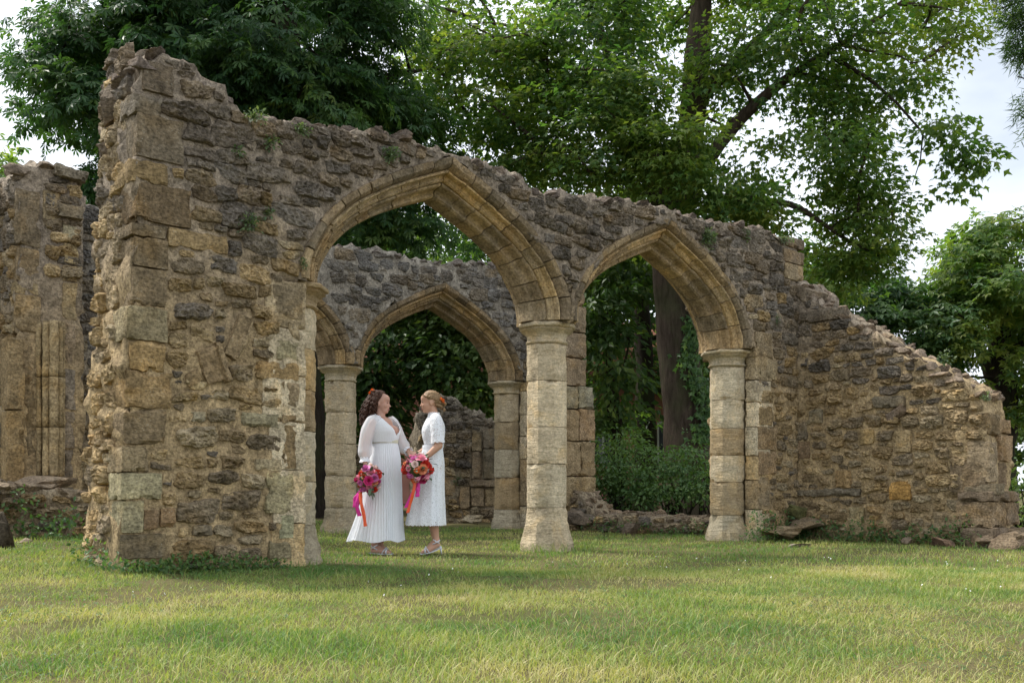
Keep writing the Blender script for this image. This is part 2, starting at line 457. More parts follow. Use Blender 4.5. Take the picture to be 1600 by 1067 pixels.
def core(pl, poly, thick, res, parent, mat, amp=0.022, name='mortar_core', topamp=0.05, seed=0.0, zcap=None):
    """solid wall body: outline polygon in (s,z), real thickness, whole surface displaced by noise"""
    pts = []
    n = len(poly)
    for i in range(n):
        a = np.array(poly[i]); b = np.array(poly[(i+1) % n]); L_ = np.linalg.norm(b-a); k = max(1, int(L_/res))
        for q in range(k): pts.append(a+(b-a)*q/k)
    B = np.array(pts); nb_ = len(B)
    s0, z0 = B.min(0); s1, z1 = B.max(0)
    gs = np.arange(s0, s1, res); gz_ = np.arange(z0, z1, res*0.87)
    S, Z = np.meshgrid(gs, gz_, indexing='ij'); S = S+(np.arange(len(gz_)) % 2)*res/2; S = S+(RNG.random(S.shape)-0.5)*res*0.3
    S = S.ravel(); Z = Z.ravel()
    ins = in_poly(poly, S, Z); S, Z = S[ins], Z[ins]
    # keep clear of the boundary
    keep = np.ones(len(S), bool)
    for q in range(0, nb_, 200):
        d = (S[:, None]-B[None, q:q+200, 0])**2+(Z[:, None]-B[None, q:q+200, 1])**2
        keep &= d.min(1) > (0.55*res)**2
    S, Z = S[keep], Z[keep]
    co = [Vector((float(x), float(y))) for x, y in B]+[Vector((float(x), float(y))) for x, y in zip(S, Z)]
    r = geometry.delaunay_2d_cdt(co, [], [list(range(nb_))], 1, 1e-5)
    V2 = np.array([[v.x, v.y] for v in r[0]]); T = np.array([f for f in r[2] if len(f) == 3])
    m = len(V2)
    # boundary loop in output indices, in order
    cnt = {}
    for f in T:
        for a, b in ((f[0], f[1]), (f[1], f[2]), (f[2], f[0])): cnt[(a, b)] = cnt.get((a, b), 0)+1
    bed = [(a, b) for (a, b) in cnt if (b, a) not in cnt]
    K = max(2, int(thick/(res*1.6)))
    W = [pl.w(V2[:, 0], V2[:, 1], 0.0)]; faces = [T[:, [0, 1, 2]]]
    faces.append(T[:, [2, 1, 0]]+m); W.append(pl.w(V2[:, 0], V2[:, 1], thick))
    bvs = sorted({a for a, b in bed}); pos = {v: i for i, v in enumerate(bvs)}
    off = 2*m; ring = [np.array(bvs)]
    for k in range(1, K):
        W.append(pl.w(V2[bvs, 0], V2[bvs, 1], thick*k/K)); ring.append(off+np.arange(len(bvs))); off += len(bvs)
    ring.append(np.array(bvs)+m)
    q = []
    be = np.array([(pos[a], pos[b]) for a, b in bed])
    for k in range(K):
        q.append(np.stack([ring[k][be[:, 1]], ring[k][be[:, 0]], ring[k+1][be[:, 0]], ring[k+1][be[:, 1]]], -1))
    W = np.concatenate(W)
    nrm_n = pl.dn
    d = amp*(0.6*fbm(W*3.2, 2, 0.5, seed)+0.6*fbm(W*11, 3, 0.6, seed+1))
    W = W+d[:, None]*nrm_n
    e = np.stack([fbm(W*6+2, 3, 0.6, seed+4), fbm(W*6+8, 3, 0.6, seed+5), 1.3*fbm(W*7+5, 3, 0.6, seed+6)], -1)*topamp
    isb = np.zeros(len(W), bool); isb[bvs] = True; isb[np.array(bvs)+m] = True; isb[2*m:] = True
    W[isb] += e[isb]*np.clip(W[isb, 2:3], 0, 1)
    me = npmesh(name, W-np.array(list(wl(parent))), faces+q, True)
    o = put(name, me, mat, parent, wl(parent))
    return o

def block(pl, s, z, w_, h_, dep, parent, color, n0=-0.02, mat='ashlar', name='quoin', rot=0.0, rough=0.006, chip=1.0, rnd=0.007, seed=None, res=0.033):
    """a dressed block let into the wall: centre (s,z), front face n0 proud of the plane"""
    sd = RNG.random()*50 if seed is None else seed
    P, Fc = box_mesh(w_, dep, h_, res, rnd, rough, sd, chip)
    if rot:
        ca, sa = math.cos(rot), math.sin(rot); P = np.stack([P[:, 0]*ca-P[:, 2]*sa, P[:, 1], P[:, 0]*sa+P[:, 2]*ca], -1)
    me = npmesh(name, orient(P, pl), Fc, True); me.set_sharp_from_angle(angle=math.radians(28))
    return put(name, me, M[mat], parent, pl.w(s, z, n0+dep/2), color)

ROCKS = [rock_mesh(3.3*i+1, 3, 0.30+0.02*(i % 4), 0.6) for i in range(10)]
ROCKME = [npmesh('rock', P, Fc, True) for P, Fc in ROCKS]
for q in ROCKME: q.materials.append(M['rock']); q.set_sharp_from_angle(angle=math.radians(22))

def rock(name, loc, scale, parent=None, rz=None, color=(0.2, 0.16, 0.11), k=None, tilt=0.15):
    me = ROCKME[random.randrange(len(ROCKME)) if k is None else k % len(ROCKME)]
    o = put(name, me, None, parent, loc, color)
    o.scale = scale; o.rotation_euler = ((random.random()-0.5)*2*tilt, (random.random()-0.5)*2*tilt, random.random()*6.28 if rz is None else rz)
    return o
# ---------------------------------------------------------------- ground
def gz(x, y):
    x = np.asarray(x, float); y = np.asarray(y, float)
    sm = lambda a, b, t: (lambda q: q*q*(3-2*q))(np.clip((t-a)/(b-a), 0, 1))
    left = sm(-1.6, -4.2, x)*sm(5.5, 8.2, y)
    h = 0.165*left+0.05*sm(-3.5, -6, x)*sm(9, 11, y)
    h = h+0.012*np.sin(x*1.7+0.6)*np.sin(y*1.3)*sm(2, 6, y)
    far = sm(24, 60, y)
    return h-0.2*sm(30, 80, np.hypot(x, y))+0*far

def ground():
    def axis(lo, hi, near, st):
        a = [0.0]; d = st
        while a[-1] < hi:
            a.append(a[-1]+d)
            if a[-1] > near: d *= 1.22
        b = [0.0]; d = st
        while b[-1] > lo:
            b.append(b[-1]-d)
            if b[-1] < -near: d *= 1.22
        return np.array(b[:0:-1]+a)
    xs = axis(-500, 500, 8, 0.2); ys = axis(-60, 700, 18, 0.2)
    X, Y = np.meshgrid(xs, ys, indexing='ij'); Z = gz(X, Y)
    P = np.stack([X, Y, Z], -1).reshape(-1, 3)
    P[:, 2] += 0.012*fbm(P*np.array([2.2, 2.2, 0]), 3)
    me = npmesh('ground', P, grid_faces(len(xs), len(ys)), True)
    m, t, b, out = mat_new('lawn_soil'); nb = NB(t); p = nb.pos()
    n1 = nb.noise(p, 1.1, 5, 0.6); n2 = nb.noise(p, 24.0, 6, 0.7)
    c = nb.mix(nb.ramp(n1, 0.4, 0.62), (0.075, 0.085, 0.028), (0.15, 0.125, 0.06))
    c = nb.mix(nb.ramp(n2, 0.35, 0.7, 0, 0.8), c, (0.10, 0.082, 0.045))
    nb.lk(c, b.inputs['Base Color']); b.inputs['Roughness'].default_value = 1.0; b.inputs['Specular IOR Level'].default_value = 0.05
    nb.lk(nb.bump(n2, 0.8, 0.02), b.inputs['Normal'])
    o = put('ground', me, m); o['kind'] = 'structure'
    return o
ground()

# ---------------------------------------------------------------- the ruin
SPR = 2.40; HALF_O, RISE_O, HALF_I, RISE_I = 1.545, 1.33, 1.25, 1.03
TH = 0.75
FP = Plane((0.619, 10.32), D, N)
BP = Plane((-2.196, 13.92), D, N)
_tab = np.array([(1, 0), (1.0, .08), (.985, .165), (.945, .265), (.865, .41), (.75, .545), (.62, .655), (.45, .768), (.3, .852), (.15, .93), (0, 1)], float)
def _cat(P, n):
    P = np.vstack([2*P[0]-P[1], P, 2*P[-1]-P[-2]]); out = []
    for i in range(1, len(P)-2):
        for t in np.linspace(0, 1, 12, endpoint=False):
            a, b, c, d = P[i-1], P[i], P[i+1], P[i+2]
            out.append(0.5*((2*b)+(-a+c)*t+(2*a-5*b+4*c-d)*t*t+(-a+3*b-3*c+d)*t**3))
    out.append(P[-2]); out = np.array(out)
    L_ = np.concatenate([[0], np.cumsum(np.linalg.norm(np.diff(out, axis=0), axis=1))])
    q = np.linspace(0, L_[-1], n)
    return np.stack([np.interp(q, L_, out[:, 0]), np.interp(q, L_, out[:, 1])], -1)
_half = _cat(_tab, 60)
ARC = np.vstack([_half*np.array([-1, 1]), (_half[::-1])[1:]])      # left spring -> apex -> right spring

def arc_out(c): return [(c+u*HALF_O, SPR+v*RISE_O) for u, v in ARC]

def voussoirs(pl, c, parent, colf, stil=0.0):
    """two orders of moulded arch stones swept along the arch, each stone its own mesh"""
    n = len(ARC)
    O = np.array([(c+u*HALF_O, SPR+v*RISE_O) for u, v in ARC]); I = np.array([(c+u*HALF_I, SPR+v*RISE_I) for u, v in ARC])
    tm = TH/2
    def sym(pr): return pr+[(a, TH-b) for a, b in pr[::-1]]
    outer = sym([(-.16, .07), (-.05, -.022), (.16, -.012), (.27, .030), (.30, .060), (.33, .050), (.37, .046), (.40, .060), (.41, .105), (.50, .125), (.55, .115), (.60, .135), (.60, .30)])
    inner = sym([(.40, .19), (.57, .175), (.63, .160), (.68, .158), (.72, .175), (.73, .215), (.77, .255), (.85, .275), (.90, .268), (.95, .270), (1.0, .295)])
    hood = sym([(-.16, .07), (-.05, -.024), (.14, -.014), (.24, .020), (.285, .062), (.30, .16)])
    outer = sym([(.26, .075), (.30, .052), (.34, .040), (.38, .046), (.40, .068), (.41, .110), (.50, .128), (.55, .118), (.60, .138), (.60, .30)])
    for ring, prof, cnt in (('hood', hood, 19), ('outer', outer, 15), ('inner', inner, 17)):
        prof = np.array(prof); e = [0]
        # joints: random lengths, a joint at the apex
        L_ = np.concatenate([[0], np.cumsum(np.linalg.norm(np.diff(O, axis=0), axis=1))]); Lt = L_[-1]
        hl = []
        for side in (0, 1):
            k = cnt//2; w_ = 0.7+0.6*RNG.random(k); w_ = np.cumsum(w_/w_.sum()); hl.append(w_)
        js = np.concatenate([[0], hl[0]*Lt/2, Lt/2+hl[1]*Lt/2])
        for i in range(len(js)-1):
            g = 0.006
            k = max(4, int((js[i+1]-js[i])/0.05)+1); q = np.linspace(js[i]+g, js[i+1]-g, k)
            o2 = np.stack([np.interp(q, L_, O[:, 0]), np.interp(q, L_, O[:, 1])], -1); i2 = np.stack([np.interp(q, L_, I[:, 0]), np.interp(q, L_, I[:, 1])], -1)
            a = prof[:, 0][None, :, None]; SZ = o2[:, None, :]*(1-a)+i2[:, None, :]*a
            jn = (RNG.random()-0.5)*0.012
            nn = np.broadcast_to(prof[:, 1][None, :]+jn, SZ.shape[:2])
            W = pl.w(SZ[..., 0], SZ[..., 1], nn)
            cen = W.reshape(-1, 3).mean(0)
            m_ = len(prof)
            Wf = W.reshape(-1, 3)
            er = fbm(Wf*7, 4, 0.6, 3.0+c); out_dir = np.array([0, 0, 0.0])
            Wf = Wf+(pl.dn*np.sign(TH/2-nn.reshape(-1))[:, None])*(np.clip(er, -0.2, 1)*0.016)[:, None]
            fac = []
            for u in range(k-1):
                for v in range(m_):
                    v2 = (v+1) % m_; fac.append((u*m_+v, u*m_+v2, (u+1)*m_+v2, (u+1)*m_+v))
            fac.append(tuple(range(m_))[::-1]); fac.append(tuple((k-1)*m_+v for v in range(m_)))
            me = npmesh('voussoir', Wf-cen, fac, True); me.set_sharp_from_angle(angle=math.radians(24))
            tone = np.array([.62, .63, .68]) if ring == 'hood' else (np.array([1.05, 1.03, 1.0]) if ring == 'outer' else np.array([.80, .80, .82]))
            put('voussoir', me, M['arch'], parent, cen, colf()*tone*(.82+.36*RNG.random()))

def octo_block(ax, r0, r1, z0, z1, name, parent, color, mat='pillar', rough=0.005, flare=None, rows=6, seed=0.0, chip=0.02, cut=None, per=4):
    """octagonal drum aligned with the ruin; flare(t)->radius factor"""
    ang = math.atan2(D[1], D[0])+math.pi/8
    ns = 8*per; V = []
    for k in range(rows+1):
        t = k/rows; r = r0+(r1-r0)*t
        if flare: r = flare(t)
        for j in range(8):
            a0, a1 = ang+j*math.pi/4, ang+(j+1)*math.pi/4
            for q in range(per):
                f = q/per; x = (math.cos(a0)*(1-f)+math.cos(a1)*f)*r; y = (math.sin(a0)*(1-f)+math.sin(a1)*f)*r
                V.append((ax[0]+x, ax[1]+y, z0+(z1-z0)*t))
    V = np.array(V)
    if cut is not None:       # half column set against a wall
        V = cut(V)
    cen = np.array([ax[0], ax[1], (z0+z1)/2]); dirs = V-cen; dirs[:, 2] *= 0; dirs /= np.maximum(np.linalg.norm(dirs, axis=1, keepdims=True), 1e-6)
    edge = np.zeros(len(V)); idx = np.arange(len(V)); edge[(idx % per) == 0] += .4; row = idx//ns; edge[(row == 0) | (row == rows)] += 1
    d = -rough*np.abs(fbm(V*8, 4, 0.6, seed))*1.6-chip*np.clip(fbm(V*10+4, 3, 0.6, seed+1)-0.05, 0, 1)*edge-0.003*edge
    V = V+dirs*d[:, None]
    fac = []
    for k in range(rows):
        for j in range(ns):
            j2 = (j+1) % ns; fac.append((k*ns+j, k*ns+j2, (k+1)*ns+j2, (k+1)*ns+j))
    fac.append(tuple(range(ns))[::-1]); fac.append(tuple(rows*ns+j for j in range(ns)))
    me = npmesh(name, V-cen, fac, False)
    me.polygons.foreach_set('use_smooth', np.ones(len(me.polygons), bool)); me.set_sharp_from_angle(angle=math.radians(26))
    return put(name, me, M[mat], parent, cen, color)

PALE = [(0.57, 0.475, 0.325), (0.53, 0.45, 0.315), (0.60, 0.495, 0.335), (0.54, 0.465, 0.33)]
BUFF = [(0.44, 0.325, 0.185), (0.39, 0.295, 0.175), (0.47, 0.345, 0.185), (0.37, 0.29, 0.18)]
def pick(L_, j=0.12): return np.array(random.choice(L_))*(1-j+2*j*random.random())

def cap_flare(r):
    pts = [(0, 0.79), (0.06, 0.86), (0.12, 0.86), (0.16, 0.79), (0.34, 0.80), (0.50, 0.87), (0.62, 1.00), (0.68, 1.08), (0.71, 1.0), (0.76, 1.04), (0.80, 1.15), (0.92, 1.17), (1.0, 1.10)]
    return lambda t: r*np.interp(t, [p[0] for p in pts], [p[1] for p in pts])

def pillar(ax, parent, zs, seed, colf=lambda: pick(PALE), r=0.232):
    p = empty('pillar', (ax[0], ax[1], 0), parent=parent)
    octo_block(ax, r*1.35, r, -0.1, zs[0], 'pillar_base', p, colf()*0.9, rough=0.02, rows=12, seed=seed, chip=0.07,
               flare=lambda t: r*np.interp(t, [0, .35, .55, .75, 1], [1.40, 1.33, 1.16, 1.06, 1.0]))
    for i in range(len(zs)-1):
        j = 1+0.02*(RNG.random()-0.5)
        octo_block(ax+0.006*(RNG.random(2)-0.5), r*j, r*j*0.995, zs[i]+0.003, zs[i+1]-0.003, 'drum', p, colf(), rough=0.010, rows=10, seed=seed+i*2, chip=0.055)
    octo_block(ax, r, r, zs[-1], SPR, 'capital', p, colf(), rough=0.006, rows=44, seed=seed+20, chip=0.02, flare=cap_flare(r*1.22))
    return p

def respond(pl, s, parent, zs, side, seed, colf):
    """half pillar standing against the jamb: same section, let into the wall"""
    ax = pl.w(s, 0.0, TH/2)[:2]
    p = empty('half_pillar', (ax[0], ax[1], 0), parent=parent)
    r = 0.230
    octo_block(ax, r*1.3, r, -0.1, zs[0], 'pillar_base', p, colf()*0.85, rough=0.02, rows=10, seed=seed, chip=0.06,
               flare=lambda t: r*np.interp(t, [0, .4, .6, .75, 1], [1.30, 1.26, 1.16, 1.05, 1.0]))
    for i in range(len(zs)-1):
        octo_block(ax+0.008*(RNG.random(2)-0.5), r, r, zs[i]+0.003, zs[i+1]-0.003, 'drum', p, colf(), rough=0.010, rows=10, seed=seed+i*2, chip=0.055)
    octo_block(ax, r, r, zs[-1], SPR, 'capital', p, colf(), rough=0.006, rows=44, seed=seed+20, chip=0.03, flare=cap_flare(r*1.3))
    # square pilaster edges beside the shaft
    for n0 in (-0.018, TH+0.018-0.16):
        z = 0.0
        while z < SPR-0.12:
            h = 0.26+0.2*RNG.random(); h = min(h, SPR-0.02-z)
            wj = 0.30+0.10*RNG.random()
            block(pl, s+side*((0.06 if n0 < .1 else .17)+wj/2), z+h/2, wj, h-0.006, 0.16, p, colf()*0.95, n0=n0, name='jamb_stone', chip=0.7, rough=0.006)
            z += h
    return p

def qb(pl, x0, y0, x1, y1, color, parent, dep=0.22, n0=-0.025, **kw):
    s0, z1 = pl.px(x0, y0); s1, _ = pl.px(x1, y0); sc = (s0+s1)/2
    Y = (pl.O+sc*pl.du)[1]
    z0 = CAMH+(HZ-y1)/F*Y; z1 = CAMH+(HZ-y0)/F*Y
    color = np.array(color)*(np.array([1.12, 1.15, 1.15]) if color[1] < .85*color[0] else np.array([1.15, 1.06, 1.0]))
    block(pl, sc, (z0+z1)/2, (s1-s0), z1-z0, dep, parent, color, n0=n0, **kw)
    return (min(s0, s1), max(s0, s1), z0, z1)

def coping(pl, tops, parent, color=(0.17, 0.14, 0.115), n=(0.06, TH-0.06), step=0.17, size=(0.07, 0.13), name='coping_stone', rows=4):
    T = np.array(tops); L_ = np.concatenate([[0], np.cumsum(np.linalg.norm(np.diff(T, axis=0), axis=1))]); q = 0.05
    while q < L_[-1]:
        for k in range(rows):
            nn = n[0]+(n[1]-n[0])*(k+0.3*(random.random()-0.5))/(rows-1)
            qq = min(max(q+(random.random()-0.5)*step*0.8, 0), L_[-1])
            s = np.interp(qq, L_, T[:, 0]); z = np.interp(qq, L_, T[:, 1])
            a = size[0]+(size[1]-size[0])*random.random()
            c = np.array(color)*(0.75+0.5*random.random())
            rock(name, pl.w(s, z-0.015+(random.random()-0.5)*0.03, nn), (a, a*(0.7+0.3*random.random()), a*(0.38+0.25*random.random())), parent, color=c, tilt=0.3)
        q += step*(0.8+0.4*random.random())

SIZES = [(160, .26, .38, .13, .19), (900, .18, .30, .10, .15), (2600, .12, .24, .075, .12), (9000, .085, .16, .05, .09), (14000, .06, .12, .04, .08)]

# ---- front arcade
FA = empty('ruined_arcade', FP.w(0.0, 0.0, TH/2), 'front ruined rubble stone wall with two pointed arches beside the couple', 'ruin')
topx = [(222, 96), (250, 78), (290, 93), (318, 128), (348, 146), (368, 172), (410, 186), (450, 190), (485, 192), (520, 198), (570, 207), (628, 211), (652, 228), (700, 240), (735, 252), (770, 266), (808, 276), (826, 298), (860, 303), (890, 305), (930, 312), (965, 312), (1000, 318), (1040, 328), (1090, 343), (1130, 350), (1165, 355), (1200, 362), (1225, 372), (1252, 382)]
top = [FP.px(*p) for p in topx]
SL = -4.64
C1, C2 = -1.575, 1.575
sR = FP.px(1246, 500)[0]
a1, a2 = arc_out(C1), arc_out(C2)
poly = [(SL, -0.12), (FP.px(199, 560)[0], FP.px(199, 560)[1]), (FP.px(206, 420)[0], FP.px(206, 420)[1])]+top+[(sR+0.03, top[-1][1]-0.12), (sR, 2.6), (sR, -0.12), (C2+HALF_O+0.2, -0.12), (C2+HALF_O+0.2, SPR-0.03)]
poly += [(s, z) for s, z in a2[::-1]]+[(s, z) for s, z in a1[::-1]]+[(C1-HALF_O-0.2, SPR-0.03), (C1-HALF_O-0.2, -0.12)]
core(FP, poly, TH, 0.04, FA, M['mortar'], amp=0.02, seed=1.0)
voussoirs(FP, C1, FA, lambda: pick(BUFF, 0.15)); voussoirs(FP, C2, FA, lambda: pick(BUFF, 0.15))
axis0 = FP.w(0.0, 0.0, TH/2)[:2]
zp = lambda y: CAMH+(HZ-y)/F*10.36
pillar(axis0, FA, [zp(793), zp(724), zp(666), zp(593), zp(535)], 2.0)
respond(FP, C2+1.575-0.0, FA, [0.33, 0.75, 1.08, 1.42, 1.78, 2.2], 1, 31.0, lambda: pick(PALE+BUFF, 0.12))
respond(FP, C1-1.475, FA, [0.35, 0.72, 1.15, 1.5, 1.85, 2.2], -1, 51.0, lambda: pick(PALE+BUFF, 0.12))
blk = []
GREEN = (0.29, 0.295, 0.19)
Q = [(223, 101, 270, 147, (0.13, .10, .07)), (208, 149, 252, 181, (0.17, .14, .105)), (212, 184, 285, 252, (0.165, .13, .09)), (204, 254, 262, 289, (0.25, .175, .09)),
     (209, 291, 297, 351, (0.155, .11, .065)), (203, 352, 258, 371, (0.16, .12, .075)), (262, 362, 353, 391, (0.25, .175, .09)), (207, 373, 262, 419, (0.17, .125, .075)),
     (205, 421, 258, 479, (0.19, .14, .085)), (196, 481, 260, 533, (0.25, .20, .12)), (200, 535, 256, 580, (0.30, .20, .095)), (197, 582, 266, 638, (0.27, .185, .095)),
     (193, 639, 258, 695, (0.20, .145, .085)), (188, 697, 232, 737, (0.26, .195, .115)), (187, 739, 251, 780, (0.33, .28, .17)), (189, 782, 223, 832, (0.27, .255, .165)),
     (188, 834, 258, 872, (0.17, .135, .09)),
     (425, 448, 470, 497, (0.21, .16, .10)), (449, 505, 466, 532, (0.28, .21, .125)), (431, 533, 466, 563, (0.30, .25, .15)), (398, 566, 465, 593, (0.29, .195, .095)),
     (447, 598, 465, 638, (0.27, .20, .12)), (439, 643, 465, 662, (0.24, .17, .095)), (443, 664, 461, 732, (0.23, .16, .085)), (397, 717, 438, 736, (0.33, .29, .19)),
     (414, 738, 457, 802, (0.32, .295, .185)), (434, 804, 457, 841, GREEN), (419, 843, 453, 872, (0.21, .17, .10)),
     (289, 594, 324, 610, (0.36, .27, .15)), (375, 645, 433, 668, (0.25, .235, .155)), (295, 643, 320, 660, (0.29, .245, .165)), (223, 796, 247, 826, (0.20, .135, .08)), (249, 794, 272, 824, (0.24, .155, .085)), (287, 767, 313, 778, (0.27, .23, .15)), (300, 820, 330, 836, (0.19, .15, .10)),
     (1178, 520, 1206, 560, (0.24, .18, .11)), (1182, 562, 1212, 592, (0.28, .215, .13)), (1182, 634, 1206, 664, (0.24, .17, .09)), (1182, 667, 1212, 702, (0.25, .175, .1)), (1183, 705, 1210, 742, (0.26, .18, .105)), (1183, 745, 1200, 790, (0.25, .19, .12)),
     (1226, 372, 1254, 388, (0.15, .115, .08)), (1222, 392, 1254, 412, (0.20, .15, .10)), (1224, 414, 1254, 438, (0.25, .19, .12))]
for (x0, y0, x1, y1, c) in Q:
    rg = 0.016 if c[0] > 0.24 and c[2] < 0.10 else 0.007
    blk.append(qb(FP, x0, y0, x1, y1, c, FA, dep=0.30 if x0 < 215 else 0.2, n0=-0.028, rough=rg, chip=1.6))
# reused moulded fragments built in at a slant
for (x, y, w_, h_, n0, ro, c) in [(370, 527, .12, .36, -.05, -.40, (.27, .20, .115)), (378, 530, .035, .36, -.075, -.40, (.30, .225, .13)), (331, 570, .20, .27, -.04, .36, (.30, .215, .12)), (345, 566, .05, .32, -.075, .36, (.32, .235, .135))]:
    s_, z_ = FP.px(x, y); block(FP, s_, z_, w_, h_, .2, FA, c, n0=n0, rot=ro, name='moulded_fragment', rnd=.008, rough=.009, chip=1.6)
s_, z_ = FP.px(300, 590); block(FP, s_, z_, .14, .10, .2, FA, (.30, .215, .115), n0=-.03, rot=.5, name='moulded_fragment', rnd=.008, rough=.01)
for (xa, ya, xb, yb) in ((352, 495, 390, 560), (298, 542, 354, 602)):
    sa, za = FP.px(xa, yb); sb, zb = FP.px(xb, ya); blk.append((sa, sb, za, zb))
# slab in the broken top above the arch
s_, z_ = FP.px(610, 223); block(FP, s_, z_, 0.46, 0.075, 0.35, FA, (0.14, .11, .08), n0=-0.03, rot=-0.18, name='slab')
# keep rubble off the arch stones, the half pillars and their jamb stones
def arch_stop(S, Z):
    o = np.zeros(S.shape, bool)
    for c in (C1, C2):
        u = np.abs(S-c); i = np.interp(u/(HALF_O+0.035), _half[::-1, 0], _half[::-1, 1])
        o |= (Z < SPR) & (u < HALF_O+0.20)
        o |= (Z >= SPR) & (u < HALF_O+0.035) & ((Z-SPR) < i*(RISE_O+0.045))
    return o
rects = pack(poly, blk, SIZES, seed=3, margin=0.0125, stop=arch_stop, minw=.065, minh=.04)
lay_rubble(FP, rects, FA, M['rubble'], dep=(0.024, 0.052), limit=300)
print('front stones', len(rects))
coping(FP, top, FA, (0.17, 0.135, 0.11))
# left end face
c0 = FP.w(SL, 0.0, 0.0)
EP = Plane(c0[:2], -N, D)
s_top = FP.px(224, 100)[0]-SL
lean = lambda z: np.interp(z, [0, 1.6, 2.5, 4.3], [0, FP.px(199, 560)[0]-SL, FP.px(206, 420)[0]-SL, s_top])
er = pack([(-TH, 0.0), (-0.20, 0.0), (-0.20, 4.05), (-TH, 4.08)], [], [(150, .2, .3, .1, .2), (500, .12, .22, .08, .16), (2500, .085, .15, .06, .12)], seed=8, margin=0.0)
LE = empty('end_face', tuple(EP.w(-TH/2, 0.0, 0.0)), parent=FA)
lay_rubble(EP, er, LE, M['rubble'], dep=(0.02, 0.05), zdark=(2.6, 4.4), bias=0.25, nf=lean, limit=120)

for (px_, py_, n_, sc_) in [(196, 100, .62, (.2, .16, .16)), (188, 112, .5, (.2, .2, .16)), (226, 92, .3, (.22, .2, .13)), (248, 92, .2, (.2, .22, .1)), (210, 96, .45, (.2, .2, .15)), (272, 100, .35, (.2, .2, .11)), (240, 86, .55, (.24, .16, .12)), (285, 105, .2, (.15, .2, .1)), (222, 84, .6, (.2, .18, .12))]:
    s_, z_ = FP.px(px_, py_+(46 if px_ < 215 else 28), n_); rock('coping_stone', FP.w(s_, z_, n_), sc_, FA, color=(.19, .15, .11), tilt=.3)

# ---- return wall on the right, running towards the camera
rq = FP.w(sR, 0.0, 0.0)
RP = Plane(rq[:2], -N, D)
RW = empty('ruined_return_wall', RP.w(1.2, 0.0, TH/2), 'broken rubble wall sloping down to the right of the arches', 'ruin')
rtop = [RP.px(*p) for p in [(1248, 442), (1272, 472), (1300, 486), (1330, 502), (1362, 523), (1398, 543), (1425, 562), (1450, 571), (1480, 591), (1505, 600), (1526, 616), (1536, 645)]]
rpoly = [(-0.35, -0.12), (-0.35, rtop[0][1]-0.1)]+rtop+[(2.42, 1.2), (2.50, -0.12)]
core(RP, rpoly, 0.62, 0.04, RW, M['mortar'], amp=0.022, seed=5.0, topamp=0.05)
blk = []
for (x0, y0, x1, y1, c, nm) in [(1391, 752, 1424, 781, (0.42, .24, .08), 'quoin'), (1366, 619, 1415, 636, (0.16, .13, .09), 'slab'), (1513, 690, 1548, 753, (0.26, .195, .125), 'moulded_fragment'),
     (1240, 765, 1292, 775, (0.18, .145, .1), 'slab'), (1290, 763, 1345, 774, (0.17, .14, .1), 'slab'), (1327, 793, 1351, 836, (0.31, .245, .14), 'quoin'), (1306, 735, 1330, 762, (0.3, .2, .1), 'quoin'),
     (1505, 756, 1560, 772, (0.17, .135, .09), 'slab'), (1262, 640, 1286, 662, (0.22, .18, .12), 'quoin'), (1344, 670, 1366, 694, (0.33, .235, .12), 'quoin'), (1398, 672, 1424, 706, (0.31, .225, .125), 'quoin'),
     (1236, 660, 1262, 688, (.2, .16, .11), 'quoin'), (1240, 690, 1266, 716, (.22, .15, .09), 'quoin'), (1460, 800, 1500, 830, (.24, .18, .11), 'quoin'), (1250, 485, 1316, 502, (.15, .12, .09), 'slab')]:
    blk.append(qb(RP, x0, y0, x1, y1, c, RW, n0=-0.05 if nm == 'slab' else -0.03, name=nm, rough=0.012, chip=1.6))
s_, z_ = RP.px(1247, 456); block(RP, s_, z_, 0.42, 0.16, 0.4, RW, (0.2, .16, .115), n0=-0.03, rot=-0.45, name='slab', rough=0.014)
s_, z_ = RP.px(1402, 646); block(RP, s_, z_, 0.24, 0.12, 0.2, RW, (0.17, .13, .095), n0=-0.06, rot=0.45, name='moulded_fragment', rough=0.012)
rects = pack(rpoly, blk, [(200, .22, .34, .10, .17), (900, .15, .26, .07, .13), (3000, .10, .2, .05, .1), (8000, .085, .14, .05, .08), (10000, .06, .1, .04, .07)], seed=14, margin=0.0125, minw=.065, minh=.04)
rects = [q for q in rects if q[0] > 0.02]
lay_rubble(RP, rects, RW, M['rubble'], dep=(0.026, 0.055), zdark=(1.6, 3.0), limit=300)
print('return stones', len(rects))
coping(RP, rtop[:-1], RW, (0.22, 0.17, 0.125), n=(0.05, 0.57), step=0.16)
# its end: quoins and a stepped plinth
e0 = RP.w(2.44, 0.0, 0.0)
XP = Plane(e0[:2], D, N)
for (s0, s1, z0, z1, n0, c) in [(0.0, .36, 1.28, 1.52, -.01, (.2, .15, .09)), (.34, .66, 1.30, 1.46, -.0, (.28, .2, .12)), (.02, .30, .98, 1.26, .02, (.24, .18, .11)), (.32, .66, .98, 1.28, -.02, (.31, .215, .125)),
     (.30, .64, .66, .96, .0, (.22, .16, .1)), (-.04, .30, .62, .96, .01, (.2, .15, .095)), (-.08, .70, .52, .63, -.10, (.19, .145, .1)), (-.06, .34, .22, .51, -.08, (.27, .2, .125)), (.35, .70, .24, .51, -.08, (.22, .165, .11)), (-.1, .74, -.08, .22, -.14, (.19, .145, .1))]:
    block(XP, (s0+s1)/2, (z0+z1)/2, s1-s0-.008, z1-z0-.008, 0.4, RW, c, n0=n0, rough=0.016, chip=2.0)

